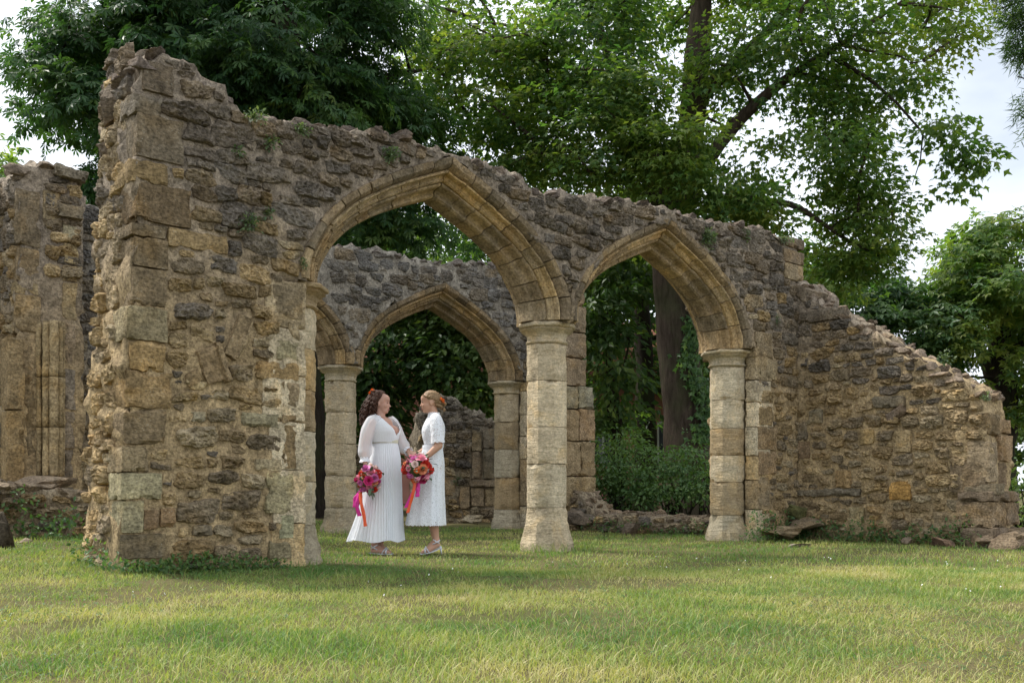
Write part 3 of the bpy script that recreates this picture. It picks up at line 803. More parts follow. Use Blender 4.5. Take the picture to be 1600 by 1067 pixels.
# ---- back arcade
BA = empty('ruined_arcade', BP.w(0.0, 0.0, TH/2), 'back ruined rubble wall with pointed arch framed inside the left front arch', 'ruin')
btop = [(-5.2, 3.9), (-4.2, 3.98), (-3.4, 3.95), (-2.6, 4.02), (-1.6, 3.95), (-.6, 4.0), (-.1, 4.02), (.5, 4.06), (1.0, 4.02), (1.6, 4.05), (2.2, 4.16), (2.7, 4.2), (3.2, 4.22), (3.7, 4.15), (4.0, 3.95)]
bpoly = [(-5.3, -0.12)]+btop+[(4.02, -0.12), (C2+HALF_O+0.2, -0.12), (C2+HALF_O+0.2, SPR-0.03)]+a2[::-1]+a1[::-1]+[(C1-HALF_O-0.2, SPR-0.03), (C1-HALF_O-0.2, -0.12)]
core(BP, bpoly, TH, 0.06, BA, M['mortar_dark'], amp=0.02, seed=9.0)
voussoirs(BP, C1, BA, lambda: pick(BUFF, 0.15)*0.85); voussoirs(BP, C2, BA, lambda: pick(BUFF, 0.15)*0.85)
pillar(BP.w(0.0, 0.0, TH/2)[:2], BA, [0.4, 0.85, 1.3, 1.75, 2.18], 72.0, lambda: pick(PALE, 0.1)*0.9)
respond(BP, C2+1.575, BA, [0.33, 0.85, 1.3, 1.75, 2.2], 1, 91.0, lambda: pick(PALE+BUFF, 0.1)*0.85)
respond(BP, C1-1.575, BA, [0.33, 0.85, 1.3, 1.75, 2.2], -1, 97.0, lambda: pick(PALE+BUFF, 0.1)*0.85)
rects = pack(bpoly, [], [(400, .24, .36, .12, .2), (900, .16, .28, .1, .16), (2500, .1, .2, .07, .12)], seed=21, margin=0.02, minw=.1, minh=.06, stop=arch_stop)
rects = [q for q in rects if q[0] > -0.4 or (-4.2 < q[0] < -3.3)]
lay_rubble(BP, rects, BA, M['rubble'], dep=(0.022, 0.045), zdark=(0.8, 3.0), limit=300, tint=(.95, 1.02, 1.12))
print('back stones', len(rects))
coping(BP, [p for p in btop if p[0] > -0.9], BA, (0.16, 0.135, 0.115), rows=3, step=0.2)

# ---- tall broken wall end at the left edge
CP = Plane((-4.73, 10.9), D, N)
CW = empty('ruined_wall_end', CP.w(-.32, 0.0, 1.0), 'tall broken wall end with moulded shafts at the left edge', 'ruin')
cpoly = [(-.62, -0.1), (-.63, 4.05), (-.45, 4.16), (-.2, 4.12), (0.02, 4.02), (0.03, -0.1)]
core(CP, cpoly, 3.2, 0.06, CW, M['mortar'], amp=0.02, seed=15.0)
for (x0, y0, x1, y1, n0, c) in [(24, 298, 62, 385, -.02, (.17, .13, .085)), (26, 388, 62, 440, -.01, (.24, .175, .105)), (24, 462, 64, 518, -.03, (.26, .19, .11)), (22, 440, 60, 460, -.01, (.25, .19, .11)),
     (8, 528, 36, 640, -.06, (.25, .18, .1)), (8, 642, 36, 758, -.06, (.27, .19, .1)), (38, 520, 56, 600, .0, (.2, .145, .085)), (38, 602, 56, 750, .0, (.2, .15, .09)),
     (98, 352, 122, 380, -.03, (.33, .28, .185)), (99, 382, 121, 412, -.03, (.32, .25, .15)), (97, 414, 120, 440, -.02, (.27, .2, .12)), (97, 442, 120, 500, -.02, (.29, .22, .13)), (99, 502, 118, 575, -.02, (.24, .18, .12)), (99, 577, 118, 640, -.02, (.22, .18, .14)), (98, 642, 116, 700, -.02, (.22, .17, .12)), (97, 702, 113, 745, -.02, (.21, .165, .12)),
     (88, 322, 126, 342, -.09, (.2, .16, .11)), (66, 300, 96, 345, -.03, (.24, .185, .115))]:
    qb(CP, x0, y0, x1, y1, c, CW, dep=0.25, n0=n0, rough=0.01, chip=1.5, res=0.05)
s_, z_ = CP.px(108, 274); block(CP, s_, z_, 0.34, 0.11, 0.5, CW, (.2, .17, .125), n0=-.12, rot=-0.1, name='slab', rough=0.02, chip=2)
def shaft(pl, s, n, r, z0, z1, parent, color, name='shaft', seed=0.0):
    k = 14; rows = int((z1-z0)/0.06); V = []
    for i in range(rows+1):
        z = z0+(z1-z0)*i/rows
        for j in range(k):
            a = 2*math.pi*j/k; V.append(pl.w(s+math.cos(a)*r, z, n+math.sin(a)*r))
    V = np.array(V); cen = V.mean(0); V = V+(fbm(V*9, 3, 0.6, seed)*0.012)[:, None]*(-pl.dn)+(fbm(V*9+5, 3, 0.6, seed)*0.007)[:, None]*pl.du
    fac = [(i*k+j, i*k+(j+1) % k, (i+1)*k+(j+1) % k, (i+1)*k+j) for i in range(rows) for j in range(k)]
    fac += [tuple(range(k))[::-1], tuple(rows*k+j for j in range(k))]
    put(name, npmesh(name, V-cen, fac, True), M['ashlar'], parent, cen, color)
for (x, r, n, c) in [(60, .028, -.025, (.33, .25, .14)), (68, .036, -.085, (.37, .28, .155)), (78.5, .046, -.125, (.38, .29, .165)), (89, .034, -.085, (.36, .275, .155)), (96.5, .026, -.03, (.32, .245, .14))]:
    s_, _ = CP.px(x, 600)
    for (ya, yb) in ((503, 590), (590, 668), (668, 745)):
        shaft(CP, s_, n, r, CP.px(x, yb)[1]+.004, CP.px(x, ya)[1]-.004, CW, np.array(c)*(0.9+.2*random.random()), seed=x)
LP = Plane(CP.w(-.63, 0.0, 0.0)[:2], -N, D)
er = pack([(-3.0, 0.0), (-0.02, 0.0), (-0.02, 4.0), (-3.0, 4.0)], [], [(200, .22, .34, .12, .2), (700, .14, .26, .09, .15), (2000, .1, .2, .06, .12)], seed=28, margin=0.0, minw=.1)
er = [q for q in er if q[0] > -1.1]
lay_rubble(LP, er, CW, M['rubble'], dep=(0.03, 0.06), zdark=(2.2, 4.0), bias=0.15, limit=170)
er = pack([(-.36, 2.95), (0.0, 2.95), (0.0, 4.0), (-.36, 4.05)], [], [(100, .15, .25, .1, .15), (400, .1, .2, .07, .12)], seed=29, margin=0.0)
lay_rubble(CP, er, CW, M['rubble'], dep=(0.03, 0.06), zdark=(2.2, 4.0), limit=60)
coping(CP, [(-.6, 4.05), (-.45, 4.14), (-.2, 4.1), (0, 4.0)], CW, (.19, .15, .11), n=(0.06, 2.9), rows=12, step=0.2, size=(.1, .17))
# stub of broken wall at its foot
SP = CP.shift(0.0, -.62)
SW = empty('low_wall', SP.w(-.4, 0.0, .2), 'low stepped stub of broken wall under the shafts at the left edge', 'wall')
sp_ = [(-1.3, .70), (-.9, .72), (-.62, .66), (-.45, .62), (-.2, .64), (.0, .55), (.12, .38), (.22, .36), (.34, .2)]
core(SP, [(-1.3, -.05)]+sp_+[(.36, -.05)], .5, .05, SW, M['mortar_dark'], amp=.03, seed=61.0, topamp=.05)
rc = pack([(-1.3, .0)]+[(a, b-.03) for a, b in sp_]+[(.34, 0)], [], [(200, .2, .34, .1, .18), (1500, .1, .22, .06, .12)], seed=62, margin=0.0, minw=.09)
lay_rubble(SP, rc, SW, M['rubble'], dep=(.04, .08), zdark=(.0, 1.6), limit=90)
coping(SP, sp_, SW, (.27, .21, .145), n=(.05, .45), rows=3, step=.17, size=(.08, .15))
q = at(68, 752, 10.45); tag(rock('fallen_masonry', q, (.36, .26, .09), None, rz=.4, color=(.30, .23, .16), k=3), 'long weathered slab resting against the moulded shafts', 'masonry')

# ---- low wall stub and pier behind the front pillar
LW = empty('low_wall', (1.9, 14.7, 0), 'low crumbling wall in front of the shrubs behind the right arch', 'wall')
p0, p1 = np.array([2.95, 13.75]), np.array([.85, 15.75]); dv = (p0-p1)/np.linalg.norm(p0-p1); dn = np.array([-dv[1], dv[0]])
WP = Plane(p1, dv, dn); Lw = np.linalg.norm(p0-p1)
wt = [(0, .62), (.25, .6), (.45, .42), (.6, .28), (1.0, .27), (1.25, .3), (1.6, .28), (2.2, .25), (Lw, .27)]
core(WP, [(0, -.1)]+wt+[(Lw, -.1)], .5, 0.05, LW, M['mortar_dark'], amp=0.03, seed=33.0, topamp=0.05)
rc = pack([(0, 0)]+[(a, b-.02) for a, b in wt]+[(Lw, 0)], [], [(200, .2, .35, .1, .18), (1500, .1, .22, .06, .12)], seed=41, margin=0.0, minw=.09)
lay_rubble(WP, rc, LW, M['rubble'], dep=(.04, .08), zdark=(-.6, .9), limit=80)
coping(WP, wt, LW, (.2, .155, .11), n=(.06, .45), rows=3, step=.15, size=(.07, .12))
PR = empty('ruined_pier', (1.2, 15.9, 0), 'slender stone pier stump rising behind the central pillar', 'ruin')
PP = Plane((1.05, 15.75), D, N)
z = .45
for (x0, x1, y0, y1, c, n0) in [(883, 931, 745, 790, (.27, .2, .115), 0), (883, 908, 690, 743, (.3, .22, .13), 0), (909, 931, 690, 743, (.26, .19, .11), .01), (883, 905, 640, 688, (.28, .2, .115), 0), (906, 930, 640, 688, (.29, .2, .12), .0), (884, 905, 604, 638, (.28, .23, .15), .0), (906, 929, 604, 638, (.25, .25, .19), .01),
                         (886, 918, 560, 602, (.23, .17, .11), .03), (887, 918, 520, 558, (.22, .165, .11), .03), (888, 918, 478, 518, (.21, .16, .105), .03), (890, 917, 456, 476, (.2, .15, .1), .05)]:
    qb(PP, x0, y0, x1, y1, c, PR, dep=0.5, n0=n0, rough=0.012, chip=1.8)
for k in range(7):
    q = at(890+random.random()*60, 800+random.random()*18, 15.3+random.random()*.6); rock('footing_stone', q, (.16+.1*random.random(), .16, .13), PR, color=(.15, .12, .09))

# ---- ruin fragment and rubble wall further back
GP = Plane((-2.1, 19.2), (0.97, 0.24), (-0.24, 0.97))
GF = empty('ruin_fragment', GP.w(1.0, 0.0, .3), 'eroded lump of ruin with a niche seen behind the woman in lace', 'ruin')
gt = [GP.px(*p) for p in [(655, 655), (668, 632), (690, 618), (705, 622), (720, 634), (740, 645), (768, 655), (776, 668)]]
gpoly = [(gt[0][0]-.15, -.1)]+gt+[(gt[-1][0]+.08, -.1)]
core(GP, gpoly, .6, .06, GF, M['mortar_dark'], amp=.05, seed=44.0, topamp=.09)
blk = []
for (x0, y0, x1, y1, c, n0) in [(737, 673, 752, 705, (.19, .145, .09), -.04), (737, 706, 752, 748, (.2, .15, .1), -.04), (754, 670, 770, 700, (.15, .12, .085), -.12), (754, 702, 770, 748, (.14, .115, .08), -.12), (732, 750, 774, 760, (.2, .15, .1), -.12), (735, 762, 755, 790, (.24, .175, .11), -.05), (718, 760, 733, 795, (.25, .18, .11), -.05), (757, 764, 772, 790, (.26, .19, .11), -.04), (694, 745, 712, 775, (.25, .18, .11), -.03)]:
    blk.append(qb(GP, x0, y0, x1, y1, c, GF, n0=n0, rough=.014, chip=2))
rc = pack(gpoly, blk, [(300, .2, .34, .12, .2), (2000, .11, .24, .07, .14)], seed=47, margin=.03, minw=.11)
lay_rubble(GP, rc, GF, M['rubble'], dep=(.05, .09), zdark=(.3, 2.2), limit=120)
coping(GP, gt, GF, (.15, .12, .09), n=(.05, .5), rows=3, step=.2)
HP = Plane((-6.0, 20.0), (1, 0), (0, 1))
HW = empty('rubble_wall', (-4.0, 20.2, 0), 'dark rubble garden wall seen through the narrow arch at left', 'wall')
hp = [(0, -.1), (0, 1.55), (1.2, 1.6), (2.4, 1.57), (3.4, 1.55), (3.4, -.1)]
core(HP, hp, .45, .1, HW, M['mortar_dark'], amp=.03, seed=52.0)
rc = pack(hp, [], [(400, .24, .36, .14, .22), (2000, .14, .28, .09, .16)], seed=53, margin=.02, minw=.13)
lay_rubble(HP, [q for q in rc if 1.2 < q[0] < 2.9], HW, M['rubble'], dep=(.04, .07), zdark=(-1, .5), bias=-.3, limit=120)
# ---------------------------------------------------------------- foliage helpers
LEAVES = {}
def _leafdef():
    # each: verts (n,3) in leaf space (x across, y along, z normal), faces
    # five-lobed maple leaf
    V = [(0, 0, 0), (-.5, .36, -.09), (-.17, .5, .02), (0, 1.0, -.12), (.17, .5, .02), (.5, .36, -.09)]
    Fc = [(0, 2, 1), (0, 3, 2), (0, 4, 3), (0, 5, 4)]
    LEAVES['maple'] = (np.array(V), np.array(Fc))
    V = []; Fc = []
    for a, L_ in ((-1.5, .72), (-.75, .92), (0, 1.0), (.75, .92), (1.5, .72)):
        d = np.array([math.sin(a), math.cos(a)]); p = np.array([d[1], -d[0]]); k = len(V)
        for (l, s_, z) in ((.05, 0, 0), (.6, .15, -.10), (1.0, 0, -.30), (.6, -.15, -.10)):
            q = d*l*L_+p*s_; V.append((q[0], q[1], z*L_))
        Fc += [(k, k+1, k+2), (k, k+2, k+3)]
    LEAVES['chestnut'] = (np.array(V), np.array(Fc))
    V = []; Fc = []
    for a, L_ in ((-1.1, .8), (0, 1.0), (1.1, .8)):
        d = np.array([math.sin(a), math.cos(a)]); p = np.array([d[1], -d[0]]); k = len(V)
        for (l, s_, z) in ((.0, 0, 0), (.5, .2, -.04), (1.0, 0, -.22), (.5, -.2, -.04)):
            q = d*l*L_+p*s_; V.append((q[0], q[1], z*L_))
        Fc += [(k, k+1, k+2), (k, k+2, k+3)]
    LEAVES['three'] = (np.array(V), np.array(Fc))
    LEAVES['oval'] = (np.array([(0, 0, 0), (.27, .45, .06), (0, 1, -.08), (-.27, .45, .06)]), np.array([(0, 1, 2), (0, 2, 3)]))
    LEAVES['needle'] = (np.array([(-.05, 0, 0), (.05, 0, 0), (0, 1, 0), (0, 0, .05), (0.0, 0, -.05)]), np.array([(0, 1, 2), (3, 4, 2)]))
_leafdef()

def leaf_mesh(name, kind, P, Ydir, Zdir, size, tone):
    """P (n,3) leaf bases; Ydir leaf axis; Zdir approximate leaf normal"""
    LV, LF = LEAVES[kind]; n = len(P); k = len(LV)
    Y = Ydir/np.maximum(np.linalg.norm(Ydir, axis=1, keepdims=True), 1e-6)
    X = np.cross(Y, Zdir); X /= np.maximum(np.linalg.norm(X, axis=1, keepdims=True), 1e-6)
    Z = np.cross(X, Y)
    W = P[:, None, :]+size[:, None, None]*(LV[None, :, 0:1]*X[:, None, :]+LV[None, :, 1:2]*Y[:, None, :]+LV[None, :, 2:3]*Z[:, None, :])
    Fc = (LF[None]+(np.arange(n)*k)[:, None, None]).reshape(-1, LF.shape[1])
    me = npmesh(name, W.reshape(-1, 3), Fc, False)
    at_ = me.attributes.new('tone', 'FLOAT', 'POINT')
    at_.data.foreach_set('value', np.repeat(np.clip(tone, 0, 1), k).astype(np.float32))
    return me

def rand_dir(n, r):
    v = r.normal(size=(n, 3)); return v/np.linalg.norm(v, axis=1, keepdims=True)

def crown(ells, kind, leaf, seed, density=1.0, spray=14, spread=0.55, droop=0.35, tone0=0.45, shell=0.55, flat=0.35, gap=-0.4):
    """leaf sprays through a set of ellipsoids (cx,cy,cz,rx,ry,rz,weight): clumped, with gaps"""
    r = np.random.default_rng(seed); Ps, Ys, Zs, Ss, Ts, C = [], [], [], [], [], []
    for e in ells:
        c = np.array(e[:3]); rad = np.array(e[3:6]); wgt = e[6] if len(e) > 6 else 1.0
        area = (rad[0]*rad[1]+rad[0]*rad[2]+rad[1]*rad[2])
        n = int(density*wgt*area*2.2/(spread*spread))
        d = rand_dir(n, r); rr = (shell+(1-shell)*r.random(n)**0.7)[:, None]
        # uneven outline
        rr = rr*(1+0.22*fbm(d*2.2, 3, 0.6, seed+c[0])[:, None])
        ctr = c+d*rad*rr
        # drop sprays where a noise field says gap
        g = fbm(ctr*0.85, 2, 0.5, seed*0.7); keep = g > gap
        ctr, d = ctr[keep], d[keep]; n = len(ctr); C.append(ctr)
        m = spray
        up = np.array([0, 0, 1.0])
        out = d*np.array([1, 1, 0.25]); out /= np.maximum(np.linalg.norm(out, axis=1, keepdims=True), 1e-5)
        a = r.random((n, m))*2*math.pi; q = np.sqrt(r.random((n, m)))*spread
        side = np.cross(out, up); side /= np.maximum(np.linalg.norm(side, axis=1, keepdims=True), 1e-5)
        P = ctr[:, None, :]+(np.cos(a)*q)[..., None]*side[:, None, :]+(np.sin(a)*q)[..., None]*out[:, None, :]
        P[..., 2] += -droop*q*q/spread+(r.random((n, m))-0.5)*flat*spread
        rad_dir = (np.cos(a))[..., None]*side[:, None, :]+(np.sin(a)+0.7)[..., None]*out[:, None, :]
        Y = rad_dir+np.array([0, 0, -0.35-droop])+0.45*r.normal(size=P.shape)
        Z = np.array([0, 0, 1.0])+0.35*out[:, None, :]+0.42*r.normal(size=P.shape)
        ps = np.repeat(tone0+0.16*r.normal(size=(n, 1))+0.22*fbm(ctr*0.5, 2, .5, seed+3)[:, None], m, 1)+0.10*r.normal(size=(n, m))
        Ps.append(P.reshape(-1, 3)); Ys.append(Y.reshape(-1, 3)); Zs.append(Z.reshape(-1, 3))
        Ss.append((leaf*(0.7+0.6*r.random((n, m)))).ravel()); Ts.append(ps.ravel())
    return (np.concatenate(Ps), np.concatenate(Ys), np.concatenate(Zs), np.concatenate(Ss), np.concatenate(Ts)), np.concatenate(C)

def tube(path, radii, k=8, seed=0.0, wob=0.0, flute=0.0):
    P = np.array(path, float); R = np.array(radii, float); n = len(P)
    T = np.gradient(P, axis=0); T /= np.maximum(np.linalg.norm(T, axis=1, keepdims=True), 1e-6)
    ref = np.array([0.31, 0.95, 0.05]); A = np.cross(T, ref); A /= np.maximum(np.linalg.norm(A, axis=1, keepdims=True), 1e-6); B = np.cross(T, A)
    a = np.linspace(0, 2*math.pi, k, endpoint=False)
    V = P[:, None, :]+R[:, None, None]*(np.cos(a)[None, :, None]*A[:, None, :]+np.sin(a)[None, :, None]*B[:, None, :])
    V = V.reshape(-1, 3)
    if wob:
        d = (V-np.repeat(P, k, 0)); V = V+d*(wob*fbm(V*np.array([3, 3, 0.8]), 3, 0.5, seed))[:, None]
    i = np.arange(n-1)[:, None]*k; j = np.arange(k)[None, :]; j2 = (j+1) % k
    Fq = np.stack([i+j, i+j2, i+k+j2, i+k+j], -1).reshape(-1, 4)
    return V, Fq

def bend(p, q, n, sag, r):
    p = np.array(p, float); q = np.array(q, float); t = np.linspace(0, 1, n)[:, None]
    L_ = np.linalg.norm(q-p); mid = (p+q)/2+r.normal(size=3)*L_*0.10+np.array([0, 0, sag*L_])
    return (1-t)**2*p+2*t*(1-t)*mid+t*t*q

def limbs(trunk, ctrs, seed, maxn=60, r0=0.10, twig=0.012):
    """branches from trunk points out to spray centres"""
    r = np.random.default_rng(seed); V, Fq, off = [], [], 0
    T = np.array(trunk); idx = r.permutation(len(ctrs))[:maxn]
    nodes = [t for t in T]; 
    for j, i in enumerate(sorted(idx, key=lambda q: np.min(np.linalg.norm(T-ctrs[q], axis=1)))):
        c = ctrs[i]; nd = np.array(nodes)
        low = nd-np.array([0, 0, 0.0]); dist = np.linalg.norm(low-c, axis=1)+np.where(nd[:, 2] > c[2]+0.3, 2.0, 0)
        b = nd[np.argmin(dist)]; L_ = np.linalg.norm(c-b)
        if L_ < 0.2: continue
        path = bend(b, c, 7, 0.06, r); rr = np.linspace(max(twig*1.5, min(r0, 0.028*L_+0.012)), twig*0.5, 7)
        v, f = tube(path, rr, 5); V.append(v); Fq.append(f+off); off += len(v)
        nodes += [path[3], path[5]]
    return np.concatenate(V), np.concatenate(Fq)

M['bark'] = m_bark('maple_bark', (0.032, 0.024, 0.018), (0.085, 0.064, 0.048))
M['bark_dark'] = m_bark('dark_bark', (0.018, 0.014, 0.011), (0.045, 0.034, 0.026))
M['maple'] = m_leaf('maple_leaf', [(0.040, 0.095, 0.038), (0.074, 0.145, 0.042), (0.135, 0.198, 0.046), (0.22, 0.245, 0.055)], 0.52)
M['chestnut'] = m_leaf('chestnut_leaf', [(0.026, 0.066, 0.032), (0.044, 0.10, 0.036), (0.08, 0.142, 0.04), (0.135, 0.178, 0.045)], 0.45)
M['yew'] = m_leaf('evergreen_leaf', [(0.036, 0.074, 0.03), (0.058, 0.11, 0.036), (0.10, 0.155, 0.042), (0.16, 0.20, 0.05)], 0.45)
M['shrub'] = m_leaf('shrub_leaf', [(0.045, 0.092, 0.034), (0.07, 0.14, 0.045), (0.115, 0.19, 0.055), (0.17, 0.23, 0.07)], 0.38, 0.4)
M['fern'] = m_leaf('wall_plant_leaf', [(0.05, 0.085, 0.045), (0.08, 0.125, 0.06), (0.13, 0.175, 0.08), (0.2, 0.23, 0.10)], 0.3)

def E(px, py, Y, rx, ry, rd, wgt=1.0):
    """ellipsoid given by its place and half sizes in the photo and its depth half size"""
    p = at(px, py, Y); return (p[0], p[1], p[2], rx*Y/F, rd, ry*Y/F, wgt)

def tree(name, label, cat, base, trunkpaths, ells, kind, mat, leaf, seed, density, spray, spread, bark='bark_dark', nl=60, group=None, k=12, **kw):
    t = empty(name, base, label, cat, group)
    V, Fq, off, pts = [], [], 0, []
    for path, radii in trunkpaths:
        P = np.array(path); n = max(10, int(len(P)*5))
        tt = np.linspace(0, len(P)-1, n); pp = np.stack([np.interp(tt, range(len(P)), P[:, q]) for q in range(3)], -1)
        for _ in range(4): pp[1:-1] = 0.25*pp[:-2]+0.5*pp[1:-1]+0.25*pp[2:]
        v, f = tube(pp, np.interp(tt, range(len(P)), radii), k, seed, 0.22); V.append(v); Fq.append(f+off); off += len(v); pts += list(pp[n//3:])
    put('trunk', npmesh('trunk', np.concatenate(V)-np.array(base), np.concatenate(Fq), True), M[bark], t, base)
    (P, Y, Z, S, T), C = crown(ells, kind, leaf, seed, density, spray, spread, **kw)
    lv, lf = limbs(pts, C, seed, nl)
    put('branches', npmesh('branches', lv-np.array(base), lf, True), M[bark], t, base, kind='stuff')
    put('crown', leaf_mesh('crown', kind, P-np.array(base), Y, Z, S, T), M[mat], t, base)
    print(name, 'leaves', len(P))
    return t

# big maple over the right arch
Ym = 20.5
A = lambda x, y, Y=Ym: tuple(at(x, y, Y))
b0 = at(1079, 765+CAMH*F/Ym, Ym)
tree('maple_tree', 'tall maple with thick leaning trunk behind the right arch and broad light green crown', 'tree', tuple(b0),
     [([tuple(b0-[0, 0, .2]), A(1078, 720), A(1074, 640), A(1058, 540), A(1046, 460), A(1046, 380), A(1068, 290), A(1082, 180), A(1092, 60), A(1104, -120), A(1120, -320)], [.62, .52, .44, .42, .41, .39, .30, .26, .23, .17, .08]),
      ([A(1046, 400), A(1028, 320), A(1005, 240), A(985, 160), A(940, 60), A(890, -60)], [.28, .22, .17, .14, .11, .05]),
      ([A(1062, 320, 20.3), A(1140, 200, 20), A(1230, 120, 19.5), A(1330, 60, 19)], [.16, .12, .09, .04]),
      ([A(1046, 380, 20.3), A(1130, 330, 19.5), A(1230, 310, 19.2), A(1330, 380, 19)], [.13, .09, .06, .03]),
      ([A(1085, 160), A(1190, 60, 20.2), A(1300, -60, 20)], [.15, .1, .04])],
     [E(760, 120, 20, 130, 110, 1.6, .8), E(900, 60, 20, 140, 100, 1.8), E(1000, -60, 20.5, 180, 100, 2.4, .8), E(930, 220, 19, 130, 80, 1.4), E(820, 230, 19.5, 100, 55, 1.2, .8), E(1110, 245, 18.2, 130, 60, 1.2, 1.0), E(1180, 120, 19.5, 120, 90, 1.6),
      E(1290, 60, 19.5, 100, 80, 1.5), E(1400, 30, 19.8, 70, 55, 1.0, .7), E(1430, 110, 19.5, 40, 45, .7, .7), E(1330, 170, 19.5, 60, 50, 1.0, .9), E(1200, 230, 19, 130, 55, 1.3), E(1300, 260, 19, 70, 60, 1.2), E(1250, -80, 20, 160, 80, 2.0, .7), E(1460, -40, 20, 90, 60, 1.5, .7), E(1470, 50, 19.6, 45, 40, .8, .6),
      E(960, 150, 18.6, 90, 60, 1.0), E(700, 30, 20.5, 90, 70, 1.5, .6), E(1020, 320, 21.5, 140, 50, 1.3, .7), E(1240, 330, 19.2, 110, 60, 1.2), E(1350, 350, 19.2, 60, 80, 1.1), E(1330, 430, 19.4, 70, 55, 1.0), E(1160, 300, 18.6, 90, 40, .8), E(1030, 230, 18.2, 70, 50, .8)],
     'maple', 'maple', 0.125, 11, 4.9, 30, 0.53, bark='bark', nl=300, tone0=0.54, gap=-0.17)
# hanging outer sprig of the maple
t = [o for o in SC.objects if o.name == 'maple_tree'][0]
sp = [A(1330, 60, 19), A(1370, 120, 18.8), A(1410, 170, 18.6), A(1440, 205, 18.5), A(1462, 170, 18.5)]
vv, ff = tube(np.array([A(1300, 90, 19), A(1360, 125, 18.8), A(1400, 160, 18.6), A(1442, 208, 18.5), A(1438, 250, 18.5), A(1425, 290, 18.5)]), [.05, .035, .025, .02, .012, .006], 5)
put('hanging_branch', npmesh('hanging_branch', vv-b0, ff, True), M['bark_dark'], t, b0)
(P, Y, Z, S, T), C = crown([E(1465, 200, 18.5, 32, 28, .5, 1.2), E(1500, 235, 18.5, 30, 22, .5, 1.2), E(1528, 255, 18.5, 20, 20, .4, 1.2), E(1435, 270, 18.5, 20, 26, .35, 1.2), E(1480, 285, 18.5, 22, 9, .3, 1.2), E(1408, 130, 18.8, 28, 22, .4)], 'maple', .15, 12, 2.6, 16, .42)
put('hanging_leaves', leaf_mesh('hanging_leaves', 'maple', P-b0, Y, Z, S, T), M['maple'], t, b0)

# dark horse chestnut on the left
Yc = 18.5
b1 = at(470, 765+CAMH*F/Yc, Yc)
C_ = lambda x, y, Y=Yc: tuple(at(x, y, Y))
tree('chestnut_tree', 'dark horse chestnut with drooping leaves behind the tall left end of the wall', 'tree', tuple(b1),
     [([tuple(b1-[0, 0, .2]), C_(468, 700), C_(462, 500), C_(460, 300), C_(462, 170), C_(440, 40), C_(420, -150)], [.6, .5, .42, .38, .34, .26, .12]),
      ([C_(460, 200), C_(430, 160), C_(395, 155), C_(350, 120), C_(280, 60)], [.2, .17, .14, .1, .05]),
      ([C_(462, 190), C_(500, 90), C_(560, 40), C_(640, -20)], [.22, .18, .14, .06]),
      ([C_(460, 260), C_(540, 180), C_(600, 120), C_(660, 110)], [.16, .11, .07, .03]),
      ([C_(450, 260), C_(330, 220), C_(220, 190), C_(120, 150)], [.16, .12, .08, .03])],
     [E(128, 92, 17.5, 72, 46, 1.2), E(88, 118, 16.6, 50, 36, .8), E(165, 190, 17, 85, 78, 1.4), E(130, 275, 17.2, 40, 38, .9, .9), E(200, 60, 17.5, 110, 80, 1.6), E(320, 30, 17, 130, 80, 1.6), E(300, 110, 16.6, 110, 50, 1.2), E(420, 80, 17, 110, 70, 1.4), E(200, 280, 18, 70, 60, 1.2),
      E(290, -60, 18, 110, 60, 1.8, .7), E(380, -80, 18.5, 200, 80, 2.4, .7), E(510, 140, 17, 70, 60, 1.2), E(560, 30, 17.5, 80, 70, 1.4), E(600, 160, 18.5, 80, 60, 1.2, .8), E(450, 190, 18.5, 110, 50, 1.2, .8), E(80, 170, 17.5, 34, 32, .6, .8), E(330, 200, 19.5, 120, 60, 1.2, .7), E(560, 330, 20, 100, 50, 1.0, .7), E(620, 250, 20, 110, 50, 1.2, .7), E(670, 330, 20, 80, 50, 1.0, .8)],
     'chestnut', 'chestnut', 0.165, 21, 4.6, 21, 0.54, nl=110, gap=-.22, droop=0.55, tone0=0.40)

# lighter chestnut at the right edge, thinly leaved
Yr = 30.0
b2 = at(1560, 765+CAMH*F/Yr, Yr); R_ = lambda x, y, Y=Yr: tuple(at(x, y, Y))
tree('chestnut_tree', 'sunny pale topped chestnut standing far right beyond the sloping wall', 'tree', tuple(b2),
     [([tuple(b2-[0, 0, .2]), R_(1562, 700), R_(1566, 600), R_(1560, 480), R_(1550, 380), R_(1545, 340)], [.55, .46, .38, .28, .15, .06]),
      ([R_(1564, 620), R_(1530, 540), R_(1500, 460), R_(1480, 420)], [.22, .15, .09, .04]), ([R_(1564, 600), R_(1600, 520), R_(1640, 430)], [.22, .15, .05]), ([R_(1562, 540), R_(1580, 460), R_(1590, 400)], [.16, .1, .04])],
     [E(1550, 370, 29, 45, 40, 1.4), E(1600, 390, 29, 60, 50, 1.6), E(1500, 410, 29, 45, 40, 1.4), E(1480, 470, 28.5, 45, 40, 1.4), E(1560, 460, 28, 60, 45, 1.6, .8), E(1630, 480, 29, 60, 70, 1.8), E(1500, 540, 28.5, 55, 45, 1.4, .8), E(1570, 560, 28.5, 60, 45, 1.5, .8), E(1470, 600, 29, 40, 40, 1.2), E(1640, 590, 29, 60, 60, 1.6), E(1530, 630, 29.5, 60, 30, 1.3, .8), E(1690, 420, 30, 60, 80, 2)],
     'three', 'maple', 0.20, 31, 4.4, 17, 0.62, nl=160, gap=-0.08, droop=0.4, tone0=0.55)

